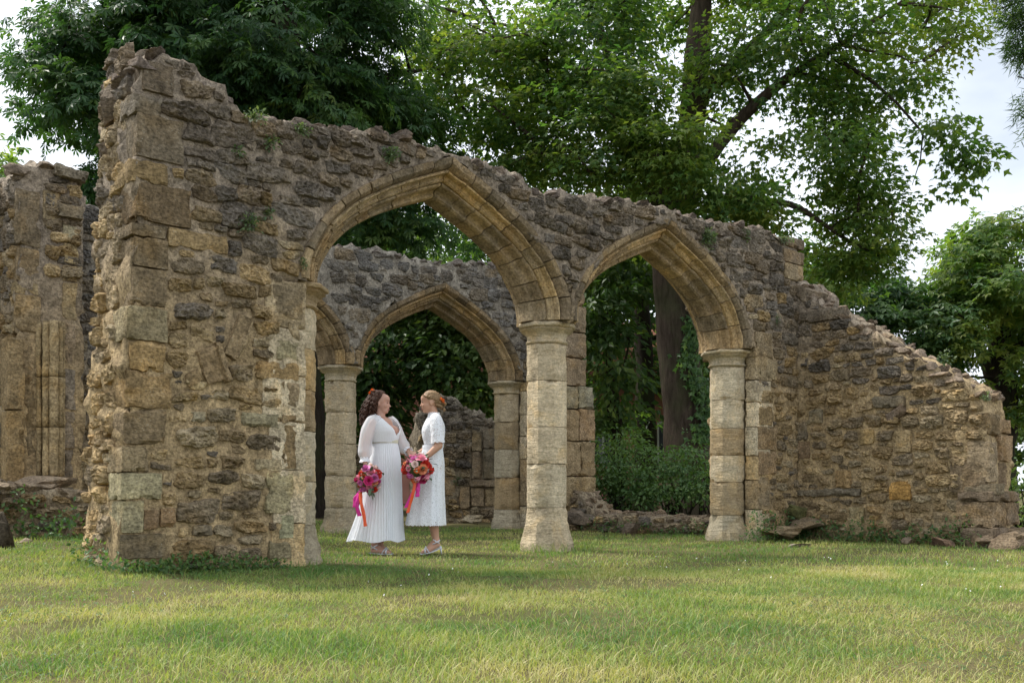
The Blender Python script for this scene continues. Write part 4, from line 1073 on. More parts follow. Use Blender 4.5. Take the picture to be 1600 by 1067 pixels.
# pine branch high at the right border
Yp = 24.0
b3 = at(1760, 765+CAMH*F/Yp, Yp); N_ = lambda x, y, Y=Yp: tuple(at(x, y, Y))
tp = empty('pine_tree', tuple(b3), 'dark blue green pine branches entering at the upper right border', 'tree')
vs = [tube(np.array([b3-[0, 0, .2], at(1755, 500, Yp), at(1748, 200, Yp), at(1745, -150, Yp)]), [.45, .38, .3, .2], 10, 3.0, .2)]
for (x, y, x2, y2, r) in [(1746, 60, 1560, 15, .08), (1746, 120, 1570, 70, .07), (1748, 190, 1590, 120, .06), (1750, 240, 1592, 180, .06), (1746, 0, 1550, -30, .08)]:
    vs.append(tube(bend(at(x, y, Yp), at(x2, y2, Yp-1.2), 8, .05, np.random.default_rng(x2)), np.linspace(r, .012, 8), 6))
off = 0; VV, FF = [], []
for v, f in vs: VV.append(v); FF.append(f+off); off += len(v)
put('trunk', npmesh('trunk', np.concatenate(VV)-b3, np.concatenate(FF), True), M['bark_dark'], tp, b3)
(P, Y, Z, S, T), C = crown([E(1592, 20, 22.8, 32, 16, .6), E(1604, 70, 22.8, 22, 22, .5), E(1608, 165, 22.8, 10, 16, .3), E(1580, -25, 22.8, 40, 18, .6), E(1660, 50, 23, 40, 50, 1.0), E(1670, 160, 23, 45, 50, 1.2)], 'needle', .20, 41, 2.4, 34, .28, droop=.5, flat=1.2)
Y = Y+0.9*np.random.default_rng(5).normal(size=Y.shape)
put('needles', leaf_mesh('needles', 'needle', P-b3, Y, Z, S*1.0, T-.15), M['yew'], tp, b3)

# small far tree peeping over the left border
b4 = at(-30, 765+CAMH*F/34, 34.0)
tree('far_tree', 'small sunlit tree top low at the left border above the broken wall', 'tree', tuple(b4), [([tuple(b4-[0, 0, .2]), tuple(at(-30, 500, 34)), tuple(at(-28, 330, 34))], [.35, .25, .08])],
     [E(-20, 270, 34, 45, 45, 1.6), E(-40, 340, 34, 60, 60, 1.8), E(-70, 280, 34, 50, 60, 1.6), E(5, 300, 33.5, 25, 28, 1.0)], 'three', 'maple', .26, 51, 3.0, 16, .7, nl=30, tone0=.6)

# dark evergreens and undergrowth trees closing the view behind the arches
bgt = [(610, 27, [E(600, 540, 26, 95, 110, 1.6), E(560, 640, 26, 80, 80, 1.4), E(620, 430, 26.5, 90, 80, 1.5)], 'dense dark evergreen behind the back pillar and the dark haired woman', 61),
       (720, 26, [E(715, 560, 25.5, 80, 90, 1.5), E(745, 640, 25, 70, 50, 1.3), E(700, 470, 25.5, 80, 70, 1.4), E(760, 500, 26, 60, 110, 1.4)], 'leafy dark tree filling the back arch above the ruin lump', 62),
       (960, 25, [E(950, 560, 24.5, 75, 80, 1.4), E(930, 470, 24.5, 60, 70, 1.3), E(990, 420, 25, 70, 60, 1.3), E(945, 640, 25.5, 60, 40, 1.2, .6)], 'dark hanging foliage left of the maple trunk in the right arch', 63),
       (1130, 26, [E(1130, 540, 25.5, 60, 110, 1.4), E(1140, 420, 25.5, 70, 70, 1.4), E(1160, 640, 25.5, 80, 60, 1.4)], 'dark foliage right of the maple trunk in the right arch', 64),
       (1330, 30, [E(1300, 480, 29, 120, 70, 1.8), E(1420, 520, 29, 90, 80, 1.6), E(1380, 620, 29, 140, 70, 1.8), E(1240, 560, 29, 120, 90, 1.8)], 'shady broadleaf tree behind the sloping right wall', 65),
       (300, 27, [E(330, 420, 26, 160, 90, 2.0, .7), E(180, 480, 27, 140, 100, 2.0, .7), E(470, 520, 27, 90, 120, 1.6), E(160, 360, 26, 90, 60, 1.6, .8)], 'dark tree mass between the tall left wall and its neighbour', 66),
       (860, 34, [E(830, 420, 33, 160, 120, 2.0), E(1000, 480, 34, 200, 140, 2.0), E(640, 420, 34, 200, 140, 2.0), E(1150, 430, 33, 160, 120, 2)], 'far dark wood edge glimpsed between the trunks', 67),
       (1700, 34, [E(1600, 660, 33, 120, 60, 1.6), E(1480, 690, 33, 100, 40, 1.4), E(1740, 600, 33, 120, 120, 1.8)], 'low dark trees beyond the right end of the wall', 68)]
for (x, Y0, els, lab, sd) in bgt:
    b = at(x, 765+CAMH*F/Y0, Y0)
    e0 = els[0]; tr = [([tuple(b-[0, 0, .2]), (b[0]+.1, b[1], 1.4), (b[0]-.05, b[1], 3.0), (e0[0], e0[1], max(e0[2], 4.0))], [.26, .2, .16, .05])]
    tree('background_tree', lab, 'tree', tuple(b), tr, els, 'oval' if sd != 65 else 'three', 'yew' if sd not in (65,) else 'chestnut', .22 if sd < 67 else .30, sd, 4.6 if sd < 67 else 4.0, 18, .6 if sd < 67 else .85, nl=25, tone0=.42 if sd != 62 else .5, k=8, group='trees behind the ruin')
# second dark trunk beside the maple
b5 = at(1004, 765+CAMH*F/27, 27.0)
K_ = lambda x, y, Y=27.0: tuple(at(x, y, Y))
tree('background_tree', 'black shaded trunk just left of the maple trunk', 'tree', tuple(b5), [([tuple(b5-[0, 0, .2]), K_(1010, 690), K_(1006, 600), K_(1003, 500), K_(996, 380), K_(985, 300)], [.34, .28, .25, .22, .18, .1])],
     [E(985, 330, 23.5, 90, 60, 1.2, .8)], 'oval', 'yew', .22, 71, 3, 18, .6, nl=20, tone0=.3, group='trees behind the ruin')

# shrubs behind the low wall and elsewhere
def shrub(name, label, cat, base, ells, seed, leaf=.10, mat='shrub', density=1.0, spread=.3, tone0=.45, spray=12, kind='oval', group=None):
    t = empty(name, base, label, cat, group)
    (P, Y, Z, S, T), C = crown(ells, kind, leaf, seed, density, spray, spread, droop=.25, tone0=tone0, shell=.35)
    k = P[:, 2] > gz(P[:, 0], P[:, 1]); P, Y, Z, S, T = P[k], Y[k], Z[k], S[k], T[k]
    r = np.random.default_rng(seed); V, Fq, off = [], [], 0
    for i in r.permutation(len(C))[:24]:
        v, f = tube(bend(np.array(base)+np.array([r.normal()*.15, r.normal()*.1, 0]), C[i], 6, .1, r), np.linspace(.018, .004, 6), 5); V.append(v); Fq.append(f+off); off += len(v)
    put('stems', npmesh('stems', np.concatenate(V)-np.array(base), np.concatenate(Fq), True), M['bark_dark'], t, base)
    put('foliage', leaf_mesh('foliage', kind, P-np.array(base), Y, Z, S, T), M[mat], t, base)
    return t
for (x, Yb, els, lab, sd) in [(975, 17.2, [E(965, 708, 17.2, 48, 48, .6), E(945, 742, 16.8, 38, 45, .5), E(990, 760, 16.6, 40, 30, .5)], 'left shrub of the glossy green thicket under the maple trunk', 81),
                              (1055, 17.0, [E(1045, 712, 17, 55, 46, .6), E(1075, 755, 16.5, 45, 35, .5), E(1030, 765, 16.4, 40, 26, .5)], 'middle shrub of the glossy green thicket under the maple trunk', 82),
                              (1115, 17.0, [E(1115, 715, 17, 48, 48, .6), E(1150, 760, 17, 40, 40, .5), E(1105, 770, 16.3, 30, 26, .4)], 'right shrub of the thicket touching the right arch pier', 83)]:
    shrub('shrub', lab, 'shrub', tuple(at(x, 765+CAMH*F/Yb, Yb)), els, sd, leaf=.075, density=4.2, spray=18, tone0=.5, group='shrubs behind the low wall')
shrub('shrub', 'sunlit pale green bush at the right border below the dark trees', 'shrub', tuple(at(1600, 765+CAMH*F/15.5, 15.5)), [E(1600, 740, 15.5, 34, 45, .6), E(1640, 770, 15.5, 50, 50, .7), E(1590, 800, 14.5, 22, 26, .4)], 84, leaf=.08, density=2.4, tone0=.85)
# ivy climbing the maple trunk
r = np.random.default_rng(91); n = 900
q = r.random(n); px_ = 1096+10*np.sin(q*9)+r.normal(size=n)*9-14*q; py_ = 690-250*q
P = np.stack([at(a, b, 20.1-.25*r.random()) for a, b in zip(px_, py_)])
iv = empty('ivy', tuple(P.min(0)), 'strand of ivy hanging along the right side of the maple trunk', 'ivy')
put('foliage', leaf_mesh('foliage', 'maple', P-P.min(0), np.array([0, -.2, -1])+.5*r.normal(size=(n, 3)), np.array([.3, -1, .4])+.4*r.normal(size=(n, 3)), .10+.06*r.random(n), .35+.2*r.normal(size=n)), M['shrub'], iv, tuple(P.min(0)))

# small plants rooted in the masonry
def tuft(label, c, rad, n, seed, leaf=.03, name='wall_plant', mat='fern', kind='oval', outw=np.array([.5, -.75, .35]), tone0=.5, group='small plants rooted in the wall', cat='plant'):
    r = np.random.default_rng(seed); d = rand_dir(n, r); c = np.array(c)
    d = d+outw*1.2; d /= np.linalg.norm(d, axis=1, keepdims=True)
    q = r.random(n)[:, None]**.6; P = c+d*q*np.array(rad)
    me = leaf_mesh(name, kind, P-c, d+.6*r.normal(size=(n, 3)), np.array([0, -.4, 1])+.5*r.normal(size=(n, 3)), leaf*(.6+.8*r.random(n)), tone0+.2*r.normal(size=n))
    # thin stalks from the root to each leaf, in the same small plant
    bm = bmesh.new(); bm.from_mesh(me); tl = bm.verts.layers.float.get('tone')
    for q in (P-c):
        a_ = bm.verts.new((-.002, 0, 0)); b_ = bm.verts.new((.002, 0, 0)); d_ = bm.verts.new(tuple(float(v) for v in q)); bm.faces.new((a_, b_, d_))
        for v_ in (a_, b_, d_): v_[tl] = .4
    bmesh.ops.remove_doubles(bm, verts=bm.verts, dist=.0002); bm.to_mesh(me); bm.free()
    return tag(put(name, me, M[mat], None, c), label, cat, group)
for (pl, x, y, rx, rz, n, lab, l) in [(FP, 382, 352, .14, .1, 150, 'leafy fern tuft on the tall left wall beside the long buff stone', .035), (FP, 414, 336, .06, .05, 45, 'tiny fern tuft right of the bigger one on the left wall', .03),
        (FP, 604, 245, .11, .09, 150, 'grey green tuft on the wall just left of the big arch apex', .03), (FP, 1100, 374, .12, .14, 230, 'ivy like tuft beside the apex of the right arch', .035), (FP, 1160, 368, .08, .09, 90, 'thin tuft right of the ivy tuft near the top of the right wall', .03),
        (FP, 392, 186, .13, .07, 110, 'straggling plant on the broken wall top at upper left', .03), (FP, 466, 206, .1, .07, 100, 'pale green plant hanging from the wall top above the left arch', .03), (FP, 1218, 376, .16, .05, 110, 'low plant spreading on the right end of the wall top', .03),
        (FP, 416, 226, .1, .07, 70, 'dry grassy tuft in a joint under the wall top at left', .035), (FP, 369, 240, .07, .05, 50, 'small plant in a joint left of the dry tuft', .03), (FP, 470, 414, .05, .05, 40, 'small plant at the springing of the big arch', .025),
        (FP, 1210, 500, .06, .1, 50, 'sparse plant in the corner left of the return wall', .025), (RP, 1480, 560, .1, .1, 60, 'dry tuft on the slope of the right wall', .04), (RP, 1545, 622, .07, .08, 60, 'whitish tuft at the lower end of the sloping wall', .03), (GP, 715, 752, .12, .14, 80, 'plant in the foot of the far ruin lump', .04)]:
    s_, z_ = pl.px(x, y); tuft(lab, pl.w(s_, z_, -.03), (rx, rx*.6, rz), n, int(x*7+y), l, outw=(-pl.dn*.6+np.array([0, 0, .15])))
# ---------------------------------------------------------------- grass
def in_wall(x, y):
    """footprints where no grass grows"""
    o = np.zeros(x.shape, bool)
    for pl, s0, s1, t in ((FP, SL-.05, C1-HALF_O-.1, TH), (FP, C2+HALF_O+.1, sR+.3, TH), (RP, -.2, 2.6, .65), (BP, -5.3, C1-HALF_O, TH), (BP, C2+HALF_O, 4, TH), (CP, -.65, .05, 3.2)):
        dx = x-pl.O[0]; dy = y-pl.O[1]; s = dx*pl.du[0]+dy*pl.du[1]; n = dx*pl.dn[0]+dy*pl.dn[1]
        o |= (s > s0) & (s < s1) & (n > 0.02) & (n < t)
    return o

def blades(name, label, n, ylo, yhi, hgt, wid, seed, tone, lean=.5, ypow=1.0, xr=.62, seg=3, mat=None, patch=None, thin=0.0):
    r = np.random.default_rng(seed)
    y = ylo+(yhi-ylo)*r.random(n)**ypow; x = (r.random(n)*2-1)*xr*y
    k = ~in_wall(x, y); x, y = x[k], y[k]
    if patch is not None:
        k = r.random(len(x)) < patch(x, y); x, y = x[k], y[k]
    n = len(x); z = gz(x, y)-.004
    p0 = np.stack([x, y, z], -1)
    den = fbm(p0*np.array([1.6, 1.6, 0]), 3, .5, 4.0)
    h = hgt*(.45+.9*r.random(n))*(1+.3*den); a = r.random(n)*2*math.pi
    d = np.stack([np.cos(a), np.sin(a), 0*a], -1); ln = lean*(.15+r.random(n))
    sd = np.stack([-np.sin(a+r.normal(size=n)), np.cos(a), 0*a], -1)
    wv = wid*(.6+.8*r.random(n))*(.8+.05*y)
    V = np.zeros((n, 2*seg+1, 3))
    for i in range(seg):
        t = i/seg; c = p0+d*(ln*h*t*t)[:, None]; c[:, 2] += h*t*(1-.25*ln*t)
        w_ = wv*(1-.55*t)
        V[:, 2*i] = c-sd*w_[:, None]/2; V[:, 2*i+1] = c+sd*w_[:, None]/2
    c = p0+d*(ln*h)[:, None]; c[:, 2] += h*(1-.25*ln); V[:, -1] = c
    Fq = np.array([[2*i, 2*i+1, 2*i+3, 2*i+2] for i in range(seg-1)]); Ft = np.array([[2*seg-2, 2*seg-1, 2*seg]])
    o = (np.arange(n)*(2*seg+1))[:, None, None]
    me = npmesh(name, V.reshape(-1, 3), [(Fq[None]+o).reshape(-1, 4), (Ft[None]+o).reshape(-1, 3)], False)
    tn = tone(p0, r)
    A_ = me.attributes.new('tone', 'FLOAT', 'POINT'); A_.data.foreach_set('value', np.repeat(np.clip(tn, 0, 1), 2*seg+1).astype(np.float32))
    ob = put(name, me, mat); ob['kind'] = 'stuff'; ob['label'] = label; ob['category'] = 'grass'
    return ob

M['grass'] = m_leaf('lawn_grass', [(0.095, 0.185, 0.048), (0.175, 0.260, 0.066), (0.285, 0.325, 0.10), (0.42, 0.39, 0.165), (0.50, 0.43, 0.23)], 0.30, 0.6)
M['straw'] = m_leaf('dry_grass', [(0.30, 0.27, 0.10), (0.42, 0.37, 0.17), (0.55, 0.48, 0.26)], 0.2, 0.7)
def lawn_tone(p, r):
    big = fbm(p*np.array([.55, .55, 0]), 3, .55, 2.0); mid = fbm(p*np.array([2.6, 2.6, 0]), 3, .55, 6.0)
    nearw = np.clip((p[:, 1]-5.5)/3.5, 0, 1)      # lusher towards the foot of the wall, drier in the open lawn
    return .49-.16*nearw+.12*np.clip((5.6-p[:, 1])/2.5, 0, 1)+.36*big+.32*mid+.16*r.normal(size=len(p))
bare = lambda x, y: np.clip(1.25-1.6*np.clip(fbm(np.stack([x*1.1, y*1.1, 0*x], -1), 3, .6, 21.0)-.28, 0, 1)/.35, .18, 1)
blades('lawn_grass', 'short green and yellowing lawn in front of and inside the ruin', 150000, 2.5, 8.2, .037, .0042, 101, lawn_tone, lean=1.1, ypow=.8, seg=2, mat=M['grass'], patch=bare)
blades('lawn_grass', 'short lawn around the couple and under the arches', 80000, 7.6, 17.0, .040, .0062, 102, lambda p, r: lawn_tone(p, r)-.02, lean=.9, ypow=.9, seg=2, mat=M['grass'])
wisp = lambda x, y: np.clip(.12+.9*np.clip((x+.6)/1.8, 0, 1)*np.clip((6.3-y)/2.2, 0, 1)+.25*np.clip((5.2-y)/1.5, 0, 1), 0, 1)
blades('long_grass', 'long wispy uncut grass in the right foreground', 15000, 2.5, 7.2, .070, .0026, 103, lambda p, r: .55+.2*r.normal(size=len(p))+.15*fbm(p*np.array([1.2, 1.2, 0]), 2), lean=1.0, ypow=.8, seg=4, mat=M['grass'], patch=wisp)
blades('dry_grass', 'pale dry grass stalks scattered over the lawn', 6500, 2.5, 9.5, .075, .0024, 104, lambda p, r: .4+.3*r.normal(size=len(p)), lean=1.2, seg=4, mat=M['straw'], patch=lambda x, y: np.clip(.25+.75*wisp(x, y), 0, 1))
def tallpatch(x, y):
    o = np.zeros(x.shape)
    for pl, s0, s1 in ((FP, SL-.1, C1-1.3), (RP, -.3, 2.7), (FP, C2+1.3, sR)):
        s = (x-pl.O[0])*pl.du[0]+(y-pl.O[1])*pl.du[1]; n = (x-pl.O[0])*pl.dn[0]+(y-pl.O[1])*pl.dn[1]
        o = np.maximum(o, np.where((s > s0) & (s < s1) & (n > -.35) & (n < .05), np.exp(n/.12), 0))
    for q in (axis0, BP.w(0.0, 0.0, TH/2)[:2]):
        o = np.maximum(o, np.where(np.hypot(x-q[0], y-q[1]) < .5, .8, 0))
    return o
blades('tall_grass', 'taller grass along the feet of the walls', 60000, 7.0, 15, .10, .005, 105, lambda p, r: .25+.18*r.normal(size=len(p)), lean=.8, seg=4, mat=M['grass'], patch=tallpatch)

# daisies and clover heads: tiny white stars scattered over the shaded lawn
r = np.random.default_rng(111); n = 240
y = 5.6+3.4*r.random(n)**.8; x = (r.random(n)*2-1)*.55*y
g = fbm(np.stack([x*.8, y*.8, 0*x], -1), 2, .5, 9.0); k = (g > -.05) & ~in_wall(x, y); x, y = x[k], y[k]; n = len(x)
P = np.stack([x, y, gz(x, y)+.035+.02*r.random(n)], -1)
V = []; a = np.linspace(0, 2*math.pi, 7)[:-1]
ring = np.stack([np.cos(a), np.sin(a), 0*a+.25], -1)
rad = .0032+.0025*r.random(n)
til = .6*r.normal(size=(n, 3)); til[:, 2] = 0
VV = np.concatenate([P[:, None, :], P[:, None, :]+rad[:, None, None]*ring[None]+np.array([0, 0, 1])*(rad[:, None]*(til[:, None, :]*ring[None]).sum(-1))[..., None]], 1)
Fd = np.array([[0, i+1, (i+1) % 6+1] for i in range(6)])
me = npmesh('daisies', VV.reshape(-1, 3), (Fd[None]+(np.arange(n)*7)[:, None, None]).reshape(-1, 3), False)
M['petal'] = m_plain('daisy_petal', (0.75, 0.76, 0.72), .6, .2, .1)
o = put('daisies', me, M['petal']); o['kind'] = 'stuff'; o['label'] = 'tiny white daisies dotting the lawn'; o['category'] = 'daisies'

# clover and other flat broad leaves in the turf
r = np.random.default_rng(131); n = 9000
y = 2.6+6.5*r.random(n)**.8; x = (r.random(n)*2-1)*.58*y
k = (fbm(np.stack([x*.9, y*.9, 0*x], -1), 3, .6, 33.0) > .12) & ~in_wall(x, y); x, y = x[k], y[k]; n = len(x)
P = np.stack([x, y, gz(x, y)+.016+.018*r.random(n)], -1); a = r.random(n)*6.28
me = leaf_mesh('clover', 'three', P, np.stack([np.cos(a), np.sin(a), .1+0*a], -1), np.array([0, 0, 1])+.25*r.normal(size=(n, 3)), .012+.010*r.random(n), .45+.25*r.normal(size=n))
o = put('clover', me, M['shrub']); o['kind'] = 'stuff'; o['label'] = 'patches of clover leaves in the lawn'; o['category'] = 'clover'

# weeds along the walls
def weeds(label, pts, n, seed, h=.14, leaf=.035, tone0=.45):
    r = np.random.default_rng(seed); Pp = np.array(pts); t = r.random(n)*(len(Pp)-1); i = t.astype(int); f = (t-i)[:, None]
    b = Pp[i]*(1-f)+Pp[np.minimum(i+1, len(Pp)-1)]*f; b = b+np.stack([r.normal(size=n)*.05, -np.abs(r.normal(size=n))*.09, 0*t], -1)
    hh = h*(.15+r.random(n)**1.5)*(1+.7*fbm(b*2.5, 2, .5, seed)); b[:, 2] = gz(b[:, 0], b[:, 1])+np.maximum(hh, .01)
    d = r.normal(size=(n, 3))+np.array([0, -.6, .2])
    c = b.mean(0); c[2] = 0
    me = leaf_mesh('weeds', 'oval', b-c, d, np.array([0, -.5, 1])+.4*r.normal(size=(n, 3)), leaf*(.6+.9*r.random(n)), tone0+.2*r.normal(size=n))
    return tag(put('weeds', me, M['shrub'], None, c, kind='stuff'), label, 'weeds', 'weeds at the feet of the walls')
def base_pts(pl, s0, s1, n0=-.06): return [pl.w(s, 0.0, n0) for s in np.linspace(s0, s1, 6)]
weeds('nettles clustered at the left corner of the tall wall', base_pts(EP, -.75, .1, -.06), 120, 121, .20, .04, .4)
weeds('low weeds along the foot of the tall left wall', base_pts(FP, SL, C1-1.7), 900, 122, .10, .035)
weeds('weeds at the foot of the right arch pier', base_pts(FP, C2+1.35, sR, -.08), 420, 123, .22, .045, .4)
weeds('weeds along the foot of the sloping right wall', base_pts(RP, 0, 2.3), 900, 124, .22, .045, .4)
weeds('weeds along the low wall stub', base_pts(WP, .4, 2.7), 350, 125, .16, .045, .4)
weeds('weeds among the fallen masonry at left', [at(20, 830, 9.9), at(70, 815, 9.8), at(125, 840, 9.6)], 260, 126, .3, .05, .4)

# loose stones lying on the grass
for (x, y, Y, sc, lab, k, c) in [(343, 868, 8.35, (.24, .17, .10), 'rough grey stone half sunk in grass before the tall wall', 1, (.24, .19, .14)),
        (1217, 830, 12.6, (.36, .26, .10), 'long fallen slab at the foot of the right arch pier, nearer of two', 3, (.3, .23, .14)), (1258, 818, 12.75, (.34, .25, .12), 'fallen block behind the long slab by the right pier', 5, (.22, .17, .11)), (1246, 800, 12.8, (.17, .14, .1), 'mossy stone on top of the fallen block by the right pier', 8, (.12, .12, .05)),
        (1247, 857, 11.4, (.17, .12, .03), 'flat pale stone lying flush in the lawn by the right pier', 2, (.3, .26, .2)), (1478, 852, 11.3, (.19, .14, .07), 'brownish stone in the grass before the sloping wall', 6, (.19, .13, .09)), (1416, 846, 11.6, (.09, .07, .05), 'small stone left of the brownish one by the sloping wall', 7, (.22, .17, .12)),
        (1572, 848, 11.0, (.3, .24, .13), 'crumbled earth and stone heap at the right end of the sloping wall', 9, (.27, .2, .13)), (1545, 842, 11.2, (.16, .14, .09), 'smaller lump beside the crumbled heap at right', 0, (.24, .18, .12)), (2, 858, 8.2, (.13, .2, .19), 'dark boulder cut by the left border of the picture', 4, (.085, .07, .05)),
        (738, 810, 15.2, (.22, .16, .09), 'pale flat stone by the far base of the back arch', 3, (.3, .25, .17)), (40, 848, 9.0, (.07, .06, .04), 'small stone in the grass near the dark boulder', 5, (.25, .2, .15)), (985, 828, 14.4, (.2, .16, .13), 'earthy stump in front of the low wall stub', 2, (.14, .11, .08))]:
    p = at(x, y, Y); p[2] = max(p[2], gz(p[0], p[1])+sc[2]*.35)
    tag(rock('loose_stone', p, sc, None, rz=random.random(), color=c, k=k), lab, 'stone', 'loose stones on the lawn')

# pink rendered house far behind, glimpsed between leaves
HB = empty('pink_house', (-1.0, 38, 0), 'pink rendered house mostly hidden behind the trees', 'house')
M['pink'] = m_plain('pink_render', (0.42, 0.20, 0.155), .9, .1, .12, 3.0); M['tile'] = m_plain('roof_tile', (0.16, .07, .045), .9, .1, .25, 9.0); M['glass'] = m_plain('window_glass', (.03, .035, .04), .1, .5, .1); M['frame'] = m_plain('white_frame', (.6, .6, .57), .6, .3, .05)
def bx(name, c, s, mat, parent, rnd=.01):
    P, Fc = box_mesh(s[0], s[1], s[2], max(s)/3, rnd, 0, 1, 0); return put(name, npmesh(name, P, Fc, False), mat, parent, c)
bx('wall', (-1, 38, 2.3), (16, 6, 4.6), M['pink'], HB)
V = np.array([(-8.4, -3.4, 0), (8.4, -3.4, 0), (8.4, 3.4, 0), (-8.4, 3.4, 0), (-8.4, 0, 2.4), (8.4, 0, 2.4)])
put('roof', npmesh('roof', V, [(0, 1, 5, 4), (2, 3, 4, 5), (0, 4, 3), (1, 2, 5), (0, 3, 2, 1)], False), M['tile'], HB, (-1, 38, 4.6))
for x in (-7.2, -4.6, -2.0, .6, 3.2, 5.6):
    wn = bx('window', (x, 35.0, 2.3), (1.0, .12, 1.5), M['frame'], HB); bx('pane', (x-.24, 34.93, 2.3), (.4, .03, 1.3), M['glass'], wn); bx('pane', (x+.24, 34.93, 2.3), (.4, .03, 1.3), M['glass'], wn)
# ---------------------------------------------------------------- people
def _ico(sub):
    rock_mesh(1.0, sub); return _ICO[sub]
class Prims:
    def __init__(s): s.V, s.F, s.o = [], [], 0
    def add(s, V, Fc):
        s.V.append(np.asarray(V, float)); s.F += [tuple(int(i)+s.o for i in f) for f in Fc]; s.o += len(V)
    def ell(s, c, r, R=None, sub=3):
        V, Fc = _ico(sub); V = V*np.array(r)
        if R is not None: V = V@np.array(R).T
        s.add(V+np.array(c), Fc)
    def cap(s, p, q, r0, r1, k=14):
        p = np.array(p, float); q = np.array(q, float); d = q-p; L_ = np.linalg.norm(d); d /= L_
        path, rad = [], []
        for a in np.linspace(-90, 0, 5)[0:]: path.append(p+d*r0*math.sin(math.radians(a))); rad.append(max(r0*math.cos(math.radians(a)), 1e-4))
        for t in (.33, .66): path.append(p+d*L_*t); rad.append(r0+(r1-r0)*t)
        for a in np.linspace(0, 90, 5): path.append(q+d*r1*math.sin(math.radians(a))); rad.append(max(r1*math.cos(math.radians(a)), 1e-4))
        V, Fq = tube2(path, rad, d, k); s.add(V, Fq)
    def chain(s, pts, rad):
        for i in range(len(pts)-1): s.cap(pts[i], pts[i+1], rad[i], rad[i+1])

def tube2(path, radii, d, k):
    P = np.array(path); R = np.array(radii); ref = np.array([0, 0, 1.0]) if abs(d[2]) < .9 else np.array([1.0, 0, 0])
    A_ = np.cross(d, ref); A_ /= np.linalg.norm(A_); B_ = np.cross(d, A_); n = len(P); a = np.linspace(0, 2*math.pi, k, endpoint=False)
    V = (P[:, None, :]+R[:, None, None]*(np.cos(a)[None, :, None]*A_+np.sin(a)[None, :, None]*B_)).reshape(-1, 3)
    Fc = [(i*k+j, i*k+(j+1) % k, (i+1)*k+(j+1) % k, (i+1)*k+j) for i in range(n-1) for j in range(k)]
    Fc += [tuple(range(k))[::-1], tuple((n-1)*k+j for j in range(k))]
    return V, Fc

def fuse(name, pr, voxel=.0065, smooth=6, ratio=.35):
    me = npmesh(name, np.concatenate(pr.V), pr.F, True)
    o = bpy.data.objects.new(name+'_tmp', me); SC.collection.objects.link(o)
    m = o.modifiers.new('r', 'REMESH'); m.mode = 'VOXEL'; m.voxel_size = voxel
    m = o.modifiers.new('s', 'SMOOTH'); m.factor = .5; m.iterations = smooth
    if ratio < 1: m = o.modifiers.new('d', 'DECIMATE'); m.ratio = ratio
    dg = bpy.context.evaluated_depsgraph_get(); dg.update()
    out = bpy.data.meshes.new_from_object(o.evaluated_get(dg)); out.name = name
    bpy.data.objects.remove(o); bpy.data.meshes.remove(me)
    out.polygons.foreach_set('use_smooth', np.ones(len(out.polygons), bool))
    return out

def m_skin(name, col):
    m, t, b, out = mat_new(name); nb = NB(t); p = nb.obj()
    c = nb.mix(nb.ramp(nb.noise(p, 14.0, 3), .35, .7, 0, .35), col, (col[0]*1.02, col[1]*.78, col[2]*.72))
    nb.lk(c, b.inputs['Base Color']); b.inputs['Roughness'].default_value = .5; b.inputs['Specular IOR Level'].default_value = .35
    b.inputs['Subsurface Weight'].default_value = .12; b.inputs['Subsurface Radius'].default_value = (.02, .008, .005)
    return m
def m_cloth(name, col=(.80, .80, .82), sheer=0.0, lace=0.0, lsc=95.0, trans=.18):
    m, t, b, out = mat_new(name); nb = NB(t); p = nb.obj()
    n = nb.noise(p, 160.0, 3)
    c = nb.mix(1.0, col, grey(nb.ramp(n, .3, .7, .94, 1.05), nb), 'MULTIPLY')
    nb.lk(c, b.inputs['Base Color']); b.inputs['Roughness'].default_value = .8; b.inputs['Specular IOR Level'].default_value = .15
    b.inputs['Sheen Weight'].default_value = .2
    tr = nb.n('ShaderNodeBsdfTranslucent'); tr.inputs[0].default_value = col+(1,)
    ms = nb.n('ShaderNodeMixShader'); ms.inputs[0].default_value = trans; nb.lk(b.outputs[0], ms.inputs[1]); nb.lk(tr.outputs[0], ms.inputs[2])
    res = ms.outputs[0]
    if sheer or lace:
        tp_ = nb.n('ShaderNodeBsdfTransparent'); m2 = nb.n('ShaderNodeMixShader')
        if lace:
            v = nb.n('ShaderNodeTexVoronoi'); v.inputs['Scale'].default_value = lsc; nb.lk(p, v.inputs['Vector'])
            v2 = nb.n('ShaderNodeTexVoronoi'); v2.inputs['Scale'].default_value = lsc*.27; nb.lk(p, v2.inputs['Vector'])
            hole = nb.ramp(v.outputs['Distance'], .22, .34, 1, 0); ringm = nb.ramp(v2.outputs['Distance'], .25, .5, .35, 1.0)
            nb.lk(nb.math('MULTIPLY', nb.math('MULTIPLY', hole, ringm), lace), m2.inputs[0])
            nb.lk(nb.bump(v2.outputs['Distance'], .8, .006), b.inputs['Normal'])
        else: m2.inputs[0].default_value = sheer
        nb.lk(res, m2.inputs[1]); nb.lk(tp_.outputs[0], m2.inputs[2]); res = m2.outputs[0]
    nb.lk(res, out.inputs[0])
    return m
M['skin_a'] = m_skin('skin', (.52, .31, .235)); M['skin_b'] = m_skin('tanned_skin', (.50, .30, .205))
M['hair_a'] = m_plain('dark_brown_hair', (.050, .021, .012), .6, .2, .5, 60.0); M['hair_b'] = m_plain('blonde_hair', (.24, .155, .08), .55, .25, .45, 90.0, .004, 150.0)
M['cloth'] = m_cloth('white_pleated_cloth', (.88, .91, .96)); M['sheer'] = m_cloth('white_sheer_chiffon', (.89, .91, .95), sheer=.42); M['lace'] = m_cloth('white_lace', (.88, .91, .95), lace=.85); M['lining'] = m_cloth('white_lining', (.82, .85, .90))
